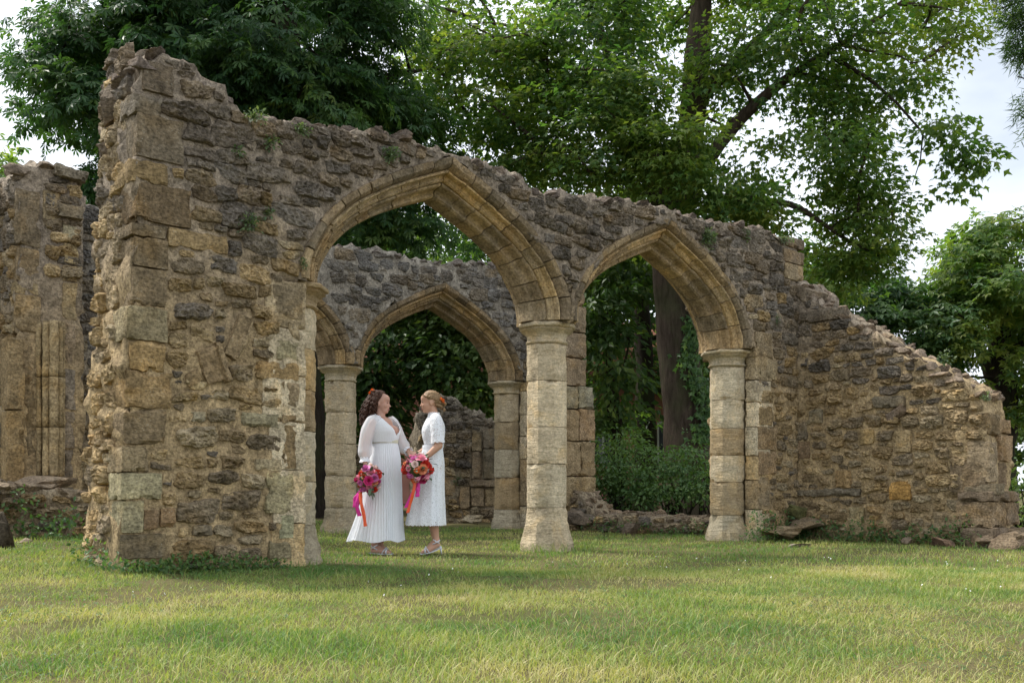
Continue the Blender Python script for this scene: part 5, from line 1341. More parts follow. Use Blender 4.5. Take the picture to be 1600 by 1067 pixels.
M['band'] = m_cloth('cream_waistband', (.72, .70, .55)); M['shoe'] = m_plain('silver_leather', (.62, .63, .66), .3, .6, .05)
M['lip'] = m_plain('lips', (.40, .10, .10), .4, .4, .05); M['eye'] = m_plain('eye', (.03, .02, .015), .2, .6, .02); M['teeth'] = m_plain('teeth', (.75, .72, .66), .3, .5, .02)
M['flw_orange'] = m_plain('orange_petal', (.75, .14, .035), .6, .2, .25, 60.0)

def rotz(a): return np.array([[math.cos(a), -math.sin(a), 0], [math.sin(a), math.cos(a), 0], [0, 0, 1.0]])
def roty(a): return np.array([[math.cos(a), 0, math.sin(a)], [0, 1, 0], [-math.sin(a), 0, math.cos(a)]])

def head(pr, c, R, jaw=1.0):
    """skull, face, nose, brow, chin, lips, ears in head space: x forward, y left, z up; R turns it"""
    def e(p, r, R2=None): pr.ell(np.array(c)+R@np.array(p), r, R if R2 is None else R@R2)
    e((-.012, 0, .030), (.094, .073, .082)); e((.022, 0, -.028), (.066, .060, .078)); e((.030, 0, -.075), (.046*jaw, .042*jaw, .034)); e((.066, 0, -.088), (.016, .018, .015))
    e((.046, 0, .045), (.046, .058, .042)); e((.084, 0, -.012), (.013, .011, .026), roty(-.28)); e((.098, 0, -.028), (.012, .012, .010)); e((.080, 0, .022), (.012, .040, .010))
    e((.084, 0, -.056), (.010, .020, .007)); e((.082, 0, -.066), (.010, .017, .007))
    for s in (-1, 1):
        e((.058, s*.036, -.028), (.026, .020, .022)); e((-.008, s*.072, -.012), (.017, .008, .029), rotz(s*.3)); e((.070, s*.028, .004), (.012, .015, .010))
def face_bits(par, c, R, smile=True):
    def bit(nm, p, r, mat, R2=None):
        V, Fc = _ico(2); V = (V*np.array(r))@((R if R2 is None else R@R2).T)+np.array(c)+R@np.array(p)
        put(nm, npmesh(nm, V, Fc, True), M[mat], par, (0, 0, 0), world=False)
    for s in (-1, 1):
        bit('eye', (.0775, s*.029, .005), (.007, .013, .0055), 'eye'); bit('eyebrow', (.083, s*.030, .026), (.006, .018, .0035), 'hair_a' if smile else 'hair_b', rotz(-s*.25))
    bit('lips', (.0862, 0, -.0605), (.0075, .022 if smile else .016, .009), 'lip')
    if smile: bit('teeth', (.0895, 0, -.0595), (.0055, .016, .003), 'teeth')

def hand(pr, w_, d, up, curl=.9, L_=.165, flip=1):
    """palm from wrist w_ along d, back of hand towards up; five separate fingers, bent, thumb from the side of the palm"""
    w_ = np.array(w_, float); d = np.array(d, float); d /= np.linalg.norm(d); up = np.array(up, float); up -= d*(up@d); up /= np.linalg.norm(up); sd = np.cross(d, up)*flip
    pr.cap(w_, w_+d*.03, .021, .024); pr.ell(w_+d*.055, (.040, .034, .016), np.stack([d, sd, up], -1))
    for i, (o, l) in enumerate(((-.027, .070), (-.009, .079), (.010, .074), (.027, .058))):
        p = w_+d*.082+sd*o; a = 0; pts = [w_+d*.06+sd*o*.8, p]; 
        for seg in (.42, .33, .25):
            a += curl*(.55+.1*i*.3); v = d*math.cos(a)-up*math.sin(a); p = p+v*l*seg; pts.append(p)
        pr.chain(pts, [.0105, .0100, .0092, .0086, .0080])
    p0 = w_+d*.022-sd*.022; p1 = p0+d*.030-sd*.026-up*.008; p2 = p1+d*.030-sd*.004-up*.018; pr.chain([p0, p1, p2], [.0125, .0105, .0088])

def loft(rings, n=96, fold=None, closed_top=False):
    """rings: function list of (z, x-, x+, y-, y+) half extents about 0"""
    a = np.linspace(0, 2*math.pi, n, endpoint=False); V = []
    for r in rings:
        z, xm, xp, ym, yp = r[:5]; cs, sn = np.cos(a), np.sin(a)
        x = np.where(cs > 0, cs*xp, cs*xm); y = np.where(sn > 0, sn*yp, sn*ym)
        V.append(np.stack([x, y, np.full(n, z)], -1))
    V = np.array(V)
    if fold is not None:
        for i in range(len(rings)):
            f = fold(i/(len(rings)-1), a); V[i, :, 0] *= 1+f; V[i, :, 1] *= 1+f
    k = len(rings); F_ = [(i*n+j, i*n+(j+1) % n, (i+1)*n+(j+1) % n, (i+1)*n+j) for i in range(k-1) for j in range(n)]
    return V, F_
def interp_rings(keys, m):
    K = np.array(keys, float); t = np.linspace(0, len(K)-1, m); 
    out = np.stack([np.interp(t, range(len(K)), K[:, q]) for q in range(K.shape[1])], -1)
    for _ in range(3): out[1:-1, 1:] = .25*out[:-2, 1:]+.5*out[1:-1, 1:]+.25*out[2:, 1:]
    return out
def add_mesh(nm, V, Fc, mat, par, smooth=True):
    return put(nm, npmesh(nm, np.asarray(V).reshape(-1, 3), Fc, smooth), M[mat] if isinstance(mat, str) else mat, par, (0, 0, 0), world=False)
def sleeve(nm, path, rad, par, mat, seed, folds=.05, k=28, n=34, scal=0.0):
    P = np.array(path, float); t = np.linspace(0, len(P)-1, n); pp = np.stack([np.interp(t, range(len(P)), P[:, q]) for q in range(3)], -1)
    for _ in range(5): pp[1:-1] = .25*pp[:-2]+.5*pp[1:-1]+.25*pp[2:]
    rr = np.interp(t, range(len(P)), rad)
    for _ in range(2): rr[1:-1] = .25*rr[:-2]+.5*rr[1:-1]+.25*rr[2:]
    V, Fq = tube(pp, rr, k)
    c = np.repeat(pp, k, 0); d = V-c; a = np.tile(np.arange(k), n)*2*math.pi/k; tt = np.repeat(np.linspace(0, 1, n), k)
    d = d*(1+folds*np.sin(a*9+seed+2*np.sin(tt*4))+folds*fbm(V*18, 2, .5, seed))[:, None]
    V = c+d
    if scal: V[-k:] += (pp[-1]-pp[-2])/np.linalg.norm(pp[-1]-pp[-2])*(scal*np.abs(np.sin(a[-k:]*4)))[:, None]
    return add_mesh(nm, V, Fq, mat, par)

def sandal(par, heel, toe, lift, R=None):
    """strappy sandal: sole, heel, toe strap, crossed ankle straps"""
    heel = np.array(heel, float); toe = np.array(toe, float); d = toe-heel; L_ = np.linalg.norm(d); d /= L_; sd = np.array([-d[1], d[0], 0])
    sh = empty('sandal', (0, 0, 0), parent=None); sh.parent = par; sh.location = (0, 0, 0)
    n = 12; V = []; Fc = []
    for i in range(n):
        t = i/(n-1); z = lift*(1-t)**2*1.0+.008; wd = .030*(.55+.55*math.sin(math.pi*min(1, .15+t*.85))) if t < .95 else .016
        c = heel+d*L_*t
        for (s, zz) in ((-1, z), (1, z), (1, z-.009), (-1, z-.009)): V.append(c*[1, 1, 0]+sd*s*wd+[0, 0, zz])
    Fc = [(i*4+j, i*4+(j+1) % 4, i*4+4+(j+1) % 4, i*4+4+j) for i in range(n-1) for j in range(4)]+[(0, 3, 2, 1), tuple(4*(n-1)+j for j in range(4))]
    add_mesh('sole', V, Fc, 'shoe', sh, False)
    if lift > .02:
        v, f = tube2([heel+d*.012+[0, 0, lift+.01], heel+d*.006+[0, 0, lift*.5], heel+[0, 0, 0.0]], [.013, .008, .006], np.array([0, 0, -1.0]), 10); add_mesh('heel', v, f, 'shoe', sh)
    def strap(c, r1, r2, tilt, w_=.006):
        a = np.linspace(0, 2*math.pi, 25); ring = np.array([c+sd*math.cos(q)*r1+np.array([0, 0, 1])*math.sin(q)*r2+d*math.sin(q)*tilt for q in a])
        v, f = tube(ring, np.full(25, w_), 6); add_mesh('strap', v, f, 'shoe', sh)
    strap(heel+d*L_*.74+[0, 0, lift*.08+.024], .040, .024, 0, .008); strap(heel+d*L_*.62+[0, 0, lift*.16+.03], .036, .03, .02)
    strap(heel+d*.055+[0, 0, lift+.055], .033, .020, -.035); strap(heel+d*.055+[0, 0, lift+.062], .033, .018, .030)
    return sh

def foot(pr, ank, heel, toe, lift):
    ank = np.array(ank, float); heel = np.array(heel, float); toe = np.array(toe, float); d = (toe-heel)/np.linalg.norm(toe-heel); L_ = np.linalg.norm(toe-heel)
    h = heel+d*.03+[0, 0, lift+.028]; ball = heel+d*L_*.72+[0, 0, .026]; tip = heel+d*L_*.92+[0, 0, .020]
    pr.cap(ank, h, .034, .026); pr.cap(ank-[0, 0, .02], ball, .030, .024); pr.cap(h, ball, .024, .026); pr.cap(ball, tip, .026, .014)

# ---- woman in the long pleated dress
PA = np.array([-1.298, 10.0, 0.0]); PA[2] = gz(PA[0], PA[1])+.012
WA = empty('person', tuple(PA), 'person with dark curly hair in long white pleated dress, holding a bouquet low', 'person')
fa = np.array([.90, -.43, 0]); la = np.array([.43, .90, 0]); Ra = np.stack([fa, la, [0, 0, 1.0]], -1)
hA = np.array([-.022, -.005, 1.512]); RhA = rotz(math.radians(-5))@roty(math.radians(3))
pr = Prims(); head(pr, hA, RhA, 1.18)
pr.cap((-.035, 0, 1.33), hA+np.array([-.012, 0, -.06]), .062, .055)
pr.ell((.0, 0, 1.30), (.085, .14, .08), Ra); pr.ell((.015, 0, 1.22), (.10, .13, .11), Ra); pr.ell((.03, -.005, 1.02), (.098, .115, .15), Ra); pr.ell((.01, 0, .88), (.11, .135, .12), Ra)
for s in (-1, 1):
    pr.ell(fa*.075+la*s*.068+np.array([.0, 0, 1.225]), (.068, .068, .068)); pr.cap(la*s*.075+np.array([-.01, 0, .86]), la*s*.06+np.array([-.02, 0, .46]), .095, .062); pr.cap(la*s*.06+np.array([-.02, 0, .46]), la*s*.05+np.array([-.055, 0, .095]), .062, .036)
    pr.cap(la*s*.085+np.array([-.01, 0, 1.325]), np.array([-.02, 0, 1.325]), .048, .06)
shR, elR, wrR = (-.075, -.128, 1.30), (-.145, -.165, 1.115), (-.15, -.195, .935)
shL, elL, wrL = (.07, .138, 1.30), (.155, .135, 1.13), (.245, .06, 1.035)
pr.chain([shR, elR, wrR], [.048, .044, .029]); pr.chain([shL, elL, wrL], [.048, .042, .028])
hand(pr, wrR, (.10, -.05, -1), (-.9, -.2, .0), 1.25, flip=1); hand(pr, wrL, (.85, -.35, -.45), (.2, -.5, .8), .8, flip=-1)
feetA = [((-.115, -.075), (.105, -.115)), ((-.125, .085), (.085, .05))]
for s, (h_, t_) in zip((-1, 1), feetA):
    foot(pr, la*s*.05+np.array([-.055, 0, .10]), (h_[0], h_[1], 0), (t_[0], t_[1], 0), .012)
put('body', fuse('body', pr), M['skin_a'], WA, (0, 0, 0), world=False)
face_bits(WA, hA, RhA, True)
for (h_, t_) in feetA: sandal(WA, (h_[0]-.01, h_[1], 0), (t_[0]+.012, t_[1], 0), .012)
dress = empty('dress', (0, 0, 0)); dress.parent = WA
keys = [(1.125, .105, .145, .13, .14), (1.05, .115, .163, .15, .15), (.97, .125, .178, .17, .16), (.86, .145, .182, .18, .165), (.72, .175, .186, .19, .175), (.56, .205, .188, .20, .19), (.40, .25, .192, .215, .205), (.25, .30, .198, .235, .22), (.135, .342, .205, .25, .235)]
rg = interp_rings(keys, 46)
V, Fc = loft(rg, 288, lambda t, a: (.010+.022*t)*(1+.6*np.sin(a*7+3))*np.sin(a*54+2.0*np.sin(a*3+t*2))+.055*t*t*np.sin(a*5+1+t)+.03*t*t*np.sin(a*11+2.3))
V[-1, :, 2] += .012*np.sin(np.linspace(0, 2*math.pi, 288)*5+1)
add_mesh('skirt', V, Fc, 'cloth', dress)
# wrap bodice with a V neck
n = 96; a = np.linspace(0, 2*math.pi, n, endpoint=False)      # angle in the body's own frame, 0 = forward
aw = (a+math.pi) % (2*math.pi)-math.pi
ztop = np.interp(np.abs(aw), [0, .25, .75, 1.2, 1.57, 2.2, 3.15], [1.185, 1.225, 1.345, 1.384, 1.375, 1.375, 1.365])
zk = [1.115, 1.16, 1.22, 1.26, 1.30, 1.33, 1.355, 1.375, 1.40]
aa = [.150, .160, .172, .174, .172, .165, .145, .105, .075]; bf = [.150, .165, .178, .172, .150, .125, .100, .080, .06]; bb = [.105, .110, .118, .118, .115, .108, .10, .088, .07]
V = []
for t in np.linspace(0, 1, 22):
    z = 1.115+(ztop-1.115)*t; A2 = np.interp(z, zk, aa); B2 = np.where(np.cos(a) > 0, np.interp(z, zk, bf), np.interp(z, zk, bb))
    two = 1+.05*np.exp(-((np.abs(aw)-.5)/.3)**2)*np.exp(-((z-1.235)/.05)**2)-.05*np.exp(-(aw/.18)**2)*np.exp(-((z-1.235)/.06)**2)
    gath = 1+.012*np.sin(a*40+z*30)
    V.append((np.cos(a)*B2*two*gath)[:, None]*fa+(np.sin(a)*A2*gath)[:, None]*la+np.stack([0*z-.005, 0*z, z], -1))
V = np.array(V); add_mesh('bodice', V, [(i*n+j, i*n+(j+1) % n, (i+1)*n+(j+1) % n, (i+1)*n+j) for i in range(21) for j in range(n)], 'cloth', dress)
V, Fc = loft(interp_rings([(1.108, .112, .152, .138, .146), (1.125, .117, .157, .143, .151), (1.142, .113, .155, .142, .15)], 8), 96); add_mesh('waistband', V, Fc, 'band', dress)
sleeve('sleeve', [(-.045, -.10, 1.35), (-.09, -.14, 1.31), (-.130, -.165, 1.22), (-.148, -.175, 1.10), (-.152, -.185, 1.0), (-.150, -.195, .945)], [.058, .066, .066, .064, .072, .037], dress, 'sheer', 1.0, .045)
sleeve('cuff', [(-.151, -.193, .96), (-.150, -.196, .94), (-.149, -.198, .915)], [.044, .040, .058], dress, 'cloth', 2.0, .08, n=10)
sleeve('sleeve', [(.04, .12, 1.35), (.085, .145, 1.30), (.13, .15, 1.22), (.165, .13, 1.12), (.21, .095, 1.065), (.240, .065, 1.04)], [.06, .068, .066, .064, .064, .034], dress, 'sheer', 5.0, .045)
sleeve('cuff', [(.232, .072, 1.046), (.243, .062, 1.037), (.258, .05, 1.027)], [.04, .036, .05], dress, 'cloth', 6.0, .08, n=10)
# curly hair to the shoulders
r = np.random.default_rng(201); V, Fq, off = [], [], 0
pv, pf = _ico(3); capv = pv*np.array([.104, .085, .093])+np.array([-.020, 0, .036])
capv = capv+pv*(.006*fbm(pv*9, 3))[:, None]; keep = ~((pv[:, 0] > .46+.42*np.clip(pv[:, 2], 0, 1)) & (pv[:, 2] < .70)) & ~((pv[:, 2] < .0) & (pv[:, 0] > .16))
idx = -np.ones(len(pv), int); idx[keep] = np.arange(keep.sum()); V.append((capv[keep])@RhA.T+hA); Fq3 = [tuple(idx[list(f)]) for f in pf if keep[f].all()]; off = keep.sum(); F4 = []
for i in range(230):
    az = r.uniform(1.42, 2*math.pi-1.42); el = r.uniform(.0, 1.35)
    p = np.array([math.cos(az)*math.cos(el)*.104-.02, math.sin(az)*math.cos(el)*.085, math.sin(el)*.093+.036])
    end = r.uniform(-.245, -.15)+(.03 if abs(math.sin(az)) > .8 else 0)
    out_ = np.array([math.cos(az), math.sin(az), 0]); m_ = 26; t = np.linspace(0, 1, m_)
    rr = .5*np.sin(np.minimum(t*1.3, 1)*math.pi/2)
    path = p+out_[None]*(rr*(.062+.05*r.random()))[:, None]*np.array([1.0, 1.0, 0])+np.array([-.02, 0, 0])*t[:, None]
    path[:, 2] = p[2]+(end-p[2])*t**1.15
    ph = r.random()*6; tw = r.uniform(24, 34); amp = (.004+.010*t)
    path = path+np.stack([np.cos(t*tw+ph)*amp, np.sin(t*tw+ph)*amp, 0*t], -1)
    v, f = tube(path, .0085*(1-.55*t**2)*r.uniform(.8, 1.2), 5); V.append(v@RhA.T+hA); F4.append(f+off); off += len(v)
hairA = put('hair', npmesh('hair', np.concatenate(V), Fq3+[tuple(q) for q in np.concatenate(F4).tolist()], True), M['hair_a'], WA, (0, 0, 0), world=False)

# ---- flowers
def rose_mesh(seed, layers=((.30, 4, 1.05), (.60, 5, .80), (.92, 6, .48)), name='rose'):
    r = np.random.default_rng(seed); V, Fc, o = [], [], 0
    for (rad, n_, el) in layers:
        for i in range(n_):
            a0 = 2*math.pi*i/n_+r.random()*.5; wd = 2*math.pi/n_*.75; nu, nv = 4, 4
            for u in range(nu):
                for v in range(nv):
                    uu = u/(nu-1)*2-1; vv = v/(nv-1); a = a0+uu*wd*(.55+.45*math.sin(vv*math.pi*.75)); rr = rad*(.30+.72*vv**.8)*(1+.08*r.normal())+.12*vv*(rad > .5)*vv
                    z = el*(vv**1.2)*(1-.30*uu*uu)-.16*(rad > .8)*vv*vv*1.3; V.append((math.cos(a)*rr, math.sin(a)*rr, z))
            for u in range(nu-1):
                for v in range(nv-1): q = o+u*nv+v; Fc.append((q, q+nv, q+nv+1, q+1))
            o += nu*nv
    return npmesh(name, np.array(V), Fc, True)
PET = {'magenta': (.55, .035, .17), 'pink': (.80, .32, .42), 'lilac': (.66, .20, .46), 'orange': (.78, .17, .03), 'red': (.62, .045, .03), 'peach': (.80, .32, .17), 'cream': (.80, .62, .58), 'rust': (.45, .12, .04)}
RM = {}
for i, (k, c) in enumerate(PET.items()):
    mm = m_plain(k+'_petal', c, .55, .25, .28, 45.0); RM[k] = [rose_mesh(300+i*3+j) for j in range(2)]
    for q in RM[k]: q.materials.append(mm)
LFM = npmesh('leaf', np.array([(0, 0, 0), (.25, .35, .05), (.2, .7, .03), (0, 1, -.1), (-.2, .7, .03), (-.25, .35, .05), (0, .5, -.03)]), [(0, 1, 6), (1, 2, 6), (2, 3, 6), (3, 4, 6), (4, 5, 6), (5, 0, 6)], False)
M['eucalyptus'] = m_plain('bouquet_leaf', (.10, .15, .085), .6, .3, .3, 30.0); LFM.materials.append(M['eucalyptus'])
M['rib_pink'] = m_plain('pink_ribbon', (.70, .035, .33), .35, .4, .06); M['rib_orange'] = m_plain('orange_ribbon', (.85, .12, .04), .35, .4, .06); M['stem'] = m_plain('green_stem', (.07, .11, .035), .7, .2, .2)
def bouquet(label, c, rad, ax, seed, ribbons, hue):
    r = np.random.default_rng(seed); c = np.array(c, float); ax = np.array(ax, float); ax /= np.linalg.norm(ax)
    B = empty('bouquet', tuple(c), label, 'bouquet')
    n = 30; g = (1+5**.5)/2; items = []
    for i in range(n):
        t = (i+.5)/n; zc = 1-1.62*t; ph = 2*math.pi*i/g; q = math.sqrt(max(0, 1-zc*zc)); items.append((q*math.cos(ph), q*math.sin(ph), zc))
    z = Vector(ax); R = z.to_track_quat('Z', 'Y').to_matrix(); Rn = np.array(R)
    for i, d in enumerate(items):
        dv = Rn@np.array(d); dv /= np.linalg.norm(dv); sz = rad*(.19+.20*r.random()); p = c+dv*rad*(.62+.36*r.random())
        k = hue[int(r.integers(len(hue)))]; o = put('rose', RM[k][i % 2], None, B, p); o.scale = (sz, sz, sz); o.rotation_euler = Vector(dv+.25*r.normal(size=3)).to_track_quat('Z', 'Y').to_euler()
    for i in range(34):
        d = rand_dir(1, r)[0]; d = d+ax*.2; d /= np.linalg.norm(d); o = put('leaf', LFM, None, B, c+d*rad*(.72+.40*r.random())); s_ = rad*(.28+.30*r.random()); o.scale = (s_, s_, s_)
        o.rotation_euler = Vector(d+.8*r.normal(size=3)).to_track_quat('Y', 'Z').to_euler()
    pr = Prims(); pr.ell(c*0, (rad*.66,)*3); 
    put('foliage_core', npmesh('foliage_core', pr.V[0], pr.F, True), M['stem'], B, c)
    v, f = tube2([c*0-ax*rad*.4, c*0-ax*rad*1.35], [.022, .026], ax, 12); put('stems', npmesh('stems', v, f, True), M['stem'], B, c)
    # tiny buds
    for i in range(16):
        d = rand_dir(1, r)[0]+ax*.5; d /= np.linalg.norm(d); o = put('bud', RM['cream'][0], None, B, c+d*rad*(.98+.12*r.random())); o.scale = (.010,)*3
    for (mat, pts, wd) in ribbons:
        P = np.array(pts, float); t = np.linspace(0, len(P)-1, 22); pp = np.stack([np.interp(t, range(len(P)), P[:, q]) for q in range(3)], -1)
        for _ in range(3): pp[1:-1] = .25*pp[:-2]+.5*pp[1:-1]+.25*pp[2:]
        V, Fc = [], []
        for i, q in enumerate(pp):
            tw = .5*math.sin(i*.35+seed); s_ = np.array([math.cos(tw), -abs(math.sin(tw)), .12])*wd/2
            V += [q-s_, q+s_, q+s_+[0, .0012, 0], q-s_+[0, .0012, 0]]
        for i in range(21):
            for j in range(4): Fc.append((i*4+j, i*4+(j+1) % 4, i*4+4+(j+1) % 4, i*4+4+j))
        put('ribbon', npmesh('ribbon', np.array(V)-c, Fc, True), M[mat], B, c)
    return B
def pxw(x, y, Y): return at(x, y, Y)
bouquet('round pink, magenta and orange rose bouquet held low by the woman in the pleated dress', at(577, 749, 9.70), .132, (.35, -.85, .15), 401,
        [('rib_pink', [pxw(566, 762, 9.72), pxw(559, 778, 9.70), pxw(557, 790, 9.70), pxw(562, 806, 9.70)], .045), ('rib_pink', [pxw(566, 764, 9.73), pxw(555, 776, 9.74), pxw(554, 792, 9.74)], .04), ('rib_orange', [pxw(563, 768, 9.69), pxw(564, 785, 9.66), pxw(569, 806, 9.66), pxw(571, 822, 9.66)], .036)], ['magenta', 'pink', 'magenta', 'pink', 'red', 'lilac', 'cream', 'rust', 'peach', 'lilac'])
bouquet('bright pink and orange bouquet with long ribbons held in front by the woman in lace', at(652, 731, 9.66), .138, (-.30, -.85, .25), 402,
        [('rib_pink', [pxw(651, 752, 9.72), pxw(646, 768, 9.68), pxw(640, 780, 9.68), pxw(634, 793, 9.68)], .04), ('rib_orange', [pxw(649, 752, 9.66), pxw(646, 768, 9.64), pxw(640, 790, 9.66), pxw(637, 801, 9.66)], .034), ('rib_pink', [pxw(654, 752, 9.66), pxw(653, 765, 9.64), pxw(652, 776, 9.64)], .045)], ['pink', 'lilac', 'pink', 'magenta', 'peach', 'red', 'lilac', 'orange', 'pink', 'cream'])

def hair_flower(par, pts, sz, seed, keys=('orange', 'peach', 'red')):
    r = np.random.default_rng(seed); f = empty('hair_flower', (0, 0, 0)); f.parent = par
    for i, p in enumerate(pts):
        o = put('petals', RM[keys[i % len(keys)]][i % 2], None, f, p, world=False); o.scale = (sz*(.8+.4*r.random()),)*3; o.rotation_euler = (r.normal()*.6-.6, r.normal()*.6, r.random()*6)
hair_flower(WA, [(-.115, -.045, 1.612), (-.085, -.05, 1.632), (-.12, -.02, 1.588), (-.10, -.03, 1.638)], .019, 5)

# ---- woman in the lace midi dress
PB = np.array([-.797, 10.0, 0.0]); PB[2] = gz(PB[0], PB[1])+.012
WB = empty('person', tuple(PB), 'person with blonde braided updo in white lace midi dress and heeled sandals', 'person')
fb = np.array([-.985, -.17, 0]); lb = np.array([.17, -.985, 0]); Rb = np.stack([fb, lb, [0, 0, 1.0]], -1)
hB = np.array([-.024, 0, 1.518]); RhB = rotz(math.radians(180+6))@roty(math.radians(4))
pr = Prims(); head(pr, hB, RhB, .92)
pr.cap((.022, 0, 1.34), hB+np.array([.018, 0, -.05]), .050, .045)
pr.ell((.02, 0, 1.30), (.075, .140, .07), Rb); pr.ell((.012, 0, 1.20), (.092, .120, .12), Rb); pr.ell((.012, 0, 1.05), (.080, .105, .12), Rb); pr.ell((.01, 0, .90), (.10, .135, .13), Rb)
for s in (-1, 1):
    pr.ell(fb*.055+lb*s*.055+np.array([.012, 0, 1.215]), (.05, .05, .052)); pr.cap(lb*s*.07+np.array([.01, 0, .86]), lb*s*.055+np.array([-.005, 0, .50]), .080, .052); pr.cap(lb*s*.055+np.array([-.005, 0, .50]), lb*s*.055+np.array([0, 0, .33]), .052, .052)
    pr.cap(lb*s*.055+np.array([.004, 0, .33]), lb*s*.05+np.array([.03, 0, .145]), .052, .031)
    pr.cap(lb*s*.09+np.array([.02, 0, 1.33]), np.array([.02, 0, 1.33]), .048, .06)
shN, elN, wrN = (.045, -.150, 1.315), (.075, -.195, 1.075), (-.050, -.235, .955)
shF, elF, wrF = (.0, .150, 1.315), (-.02, .18, 1.09), (-.135, .09, 1.02)
pr.chain([shN, elN, wrN], [.050, .040, .026]); pr.chain([shF, elF, wrF], [.050, .040, .026])
hand(pr, wrN, (-.75, -.2, -.55), (.35, -.7, .5), 1.2, flip=1); hand(pr, wrF, (-.85, -.25, -.35), (-.3, .2, .9), .7, flip=-1)
feetB = [((.085, -.075), (-.115, -.10)), ((.070, .065), (-.125, .045))]
for s, (h_, t_) in zip((1, -1), feetB):
    foot(pr, lb*s*.05+np.array([.032, 0, .15]), (h_[0], h_[1], 0), (t_[0], t_[1], 0), .065)
put('body', fuse('body', pr), M['skin_b'], WB, (0, 0, 0), world=False)
face_bits(WB, hB, RhB, False)
for (h_, t_) in feetB: sandal(WB, (h_[0]+.012, h_[1], 0), (t_[0]-.012, t_[1], 0), .065)
dress = empty('dress', (0, 0, 0)); dress.parent = WB
keys = [(1.068, .098, .102, .118, .118), (1.0, .115, .108, .13, .13), (.92, .14, .118, .155, .15), (.80, .17, .118, .17, .165), (.66, .20, .116, .185, .18), (.50, .232, .122, .20, .20), (.38, .255, .126, .215, .21), (.295, .272, .13, .225, .22)]
rg = interp_rings(keys, 40)
fold_b = lambda t, a: .05*t*np.sin(a*7+.6)+.03*t*np.sin(a*13+2)
V, Fc = loft(rg, 224, fold_b); V[-1, :, 2] -= .011*np.abs(np.sin(np.linspace(0, 2*math.pi, 224, endpoint=False)*21)); add_mesh('skirt', V, Fc, 'lace', dress)
rg2 = rg.copy(); rg2[:, 1:] -= .008; rg2[:, 0] = rg2[:, 0]*.97+.045; V, Fc = loft(rg2, 112, fold_b); add_mesh('lining', V, Fc, 'lining', dress)
V, Fc = loft(interp_rings([(1.052, .104, .106, .122, .122), (1.068, .103, .105, .121, .121), (1.088, .100, .104, .120, .120)], 8), 112); add_mesh('waistband', V, Fc, 'lining', dress)
zk = [1.065, 1.12, 1.18, 1.23, 1.27, 1.31, 1.335, 1.355, 1.37, 1.385, 1.41]
aa = [.112, .120, .135, .145, .150, .150, .138, .112, .078, .060, .055]; bf = [.092, .104, .118, .122, .112, .095, .082, .070, .060, .054, .052]; bb = [.090, .096, .105, .110, .110, .100, .088, .075, .064, .056, .053]
def shell(z0, z1, m_, nn, off_, nm, mat, wav=0.0):
    a = np.linspace(0, 2*math.pi, nn, endpoint=False); V = []
    for t in np.linspace(0, 1, m_):
        z = z0+(z1-z0)*t; A2 = np.interp(z, zk, aa)+off_; B2 = np.where(np.cos(a) > 0, np.interp(z, zk, bf), np.interp(z, zk, bb))+off_
        zz = np.full(nn, z)+(wav*np.abs(np.sin(a*9)) if t == 1 else 0)
        V.append((np.cos(a)*B2)[:, None]*fb+(np.sin(a)*A2)[:, None]*lb+np.stack([0*a+.018-.006*min(1, max(0, (z-1.06)/.2)), 0*a, zz], -1))
    add_mesh(nm, np.array(V), [(i*nn+j, i*nn+(j+1) % nn, (i+1)*nn+(j+1) % nn, (i+1)*nn+j) for i in range(m_-1) for j in range(nn)], mat, dress)
shell(1.065, 1.375, 30, 112, .002, 'bodice', 'lace'); shell(1.07, 1.32, 16, 80, -.006, 'bodice_lining', 'lining'); shell(1.368, 1.412, 6, 72, .006, 'collar', 'lace', .006)
sleeve('sleeve', [(.03, -.085, 1.365), (.045, -.135, 1.33), (.055, -.165, 1.25), (.062, -.18, 1.17), (.066, -.187, 1.105)], [.05, .064, .066, .064, .068], dress, 'lace', 3.0, .03, scal=.012)
sleeve('sleeve', [(.01, .085, 1.365), (.005, .135, 1.33), (-.005, .16, 1.25), (-.012, .172, 1.17), (-.016, .177, 1.105)], [.05, .062, .064, .06, .066], dress, 'lace', 4.0, .03, scal=.012)
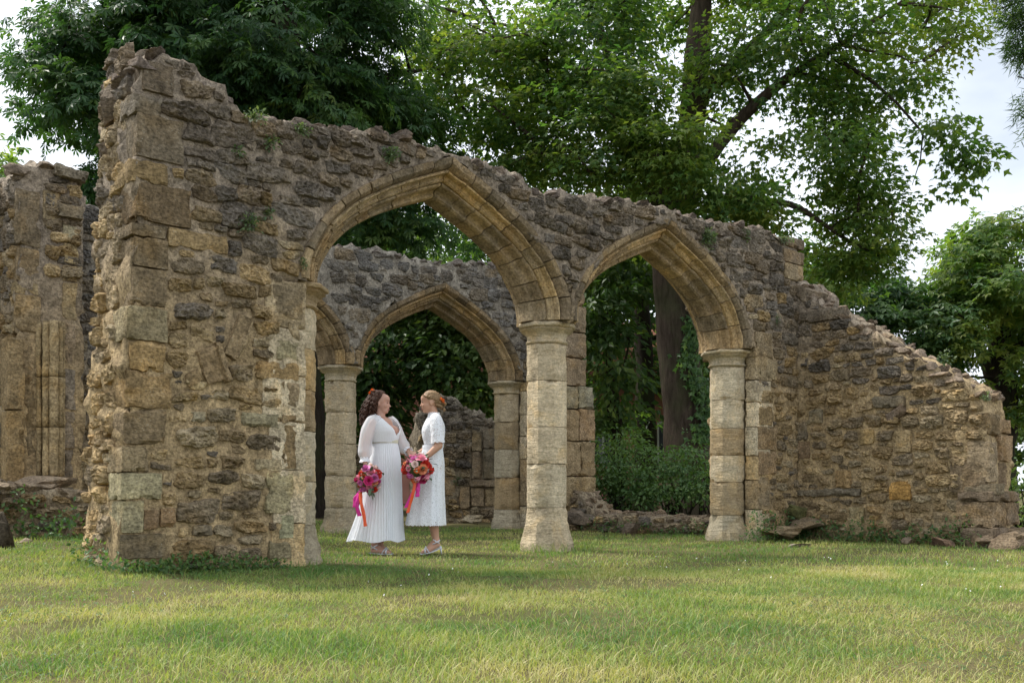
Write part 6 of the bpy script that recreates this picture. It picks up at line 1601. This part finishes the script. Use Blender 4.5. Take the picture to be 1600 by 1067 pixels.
# braided updo
pr = Prims()
pv, pf = _ico(4); capv = pv*np.array([.098, .077, .088])+np.array([-.016, 0, .032]); lim = .22+.55*np.clip(-pv[:, 2], 0, 1)
keep = ~((pv[:, 0] > .50+.25*np.clip(pv[:, 2], 0, 1)) & (pv[:, 2] < .62)) & ~((pv[:, 2] < -.35) & (pv[:, 0] > -.1-.5*np.clip(-pv[:, 2]-.35, 0, 1))) & ~((np.abs(pv[:, 1]) > .75) & (pv[:, 2] < -.2) & (pv[:, 0] > -.25))
strand = .0035*np.sin(pv[:, 1]*38+pv[:, 2]*9)+.003*fbm(pv*np.array([4, 16, 10]), 2); capv = capv+pv*strand[:, None]
idx = -np.ones(len(pv), int); idx[keep] = np.arange(keep.sum()); pr.add(capv[keep], [tuple(idx[list(f)]) for f in pf if keep[f].all()])
bp_ = np.array([(.070, .022, .072), (.050, .058, .060), (.005, .077, .046), (-.050, .070, .022), (-.092, .036, -.008)])
for s in (-1, 1):
    for i in range(15):
        t = i/14*4; p = np.array([np.interp(t, range(5), bp_[:, q]) for q in range(3)])*np.array([1, s, 1]); p[2] += .005*(1 if i % 2 else -1)
        pr.ell(p, (.013, .009, .009), rotz(s*(.9+t*.5))@roty(.5 if i % 2 else -.5), 2)
r = np.random.default_rng(207)
for i in range(16):
    p = np.array([-.115, 0, -.030])+r.normal(size=3)*np.array([.016, .024, .024]); pr.ell(p, (.022, .015, .015), rotz(r.random()*3)@roty(r.random()*3), 2)
for i in range(8):
    p = np.array([-.075, (i-3.5)*.013, -.065+.004*(i % 3)]); pr.cap(p+np.array([.02, 0, .03]), p+np.array([-.03, 0, .012]), .010, .010, 8)
put('hair', npmesh('hair', np.concatenate(pr.V)@RhB.T+hB, pr.F, True), M['hair_b'], WB, (0, 0, 0), world=False)
hair_flower(WB, [(.100, -.03, 1.535), (.108, -.01, 1.512), (.092, -.045, 1.552), (.112, -.035, 1.522), (.104, .01, 1.54)], .017, 9, ('orange', 'peach', 'orange'))
# walls and trees are things of their own, not setting
for o in SC.objects:
    if o.parent is None and 'category' in o and 'kind' not in o: o['kind'] = 'thing'
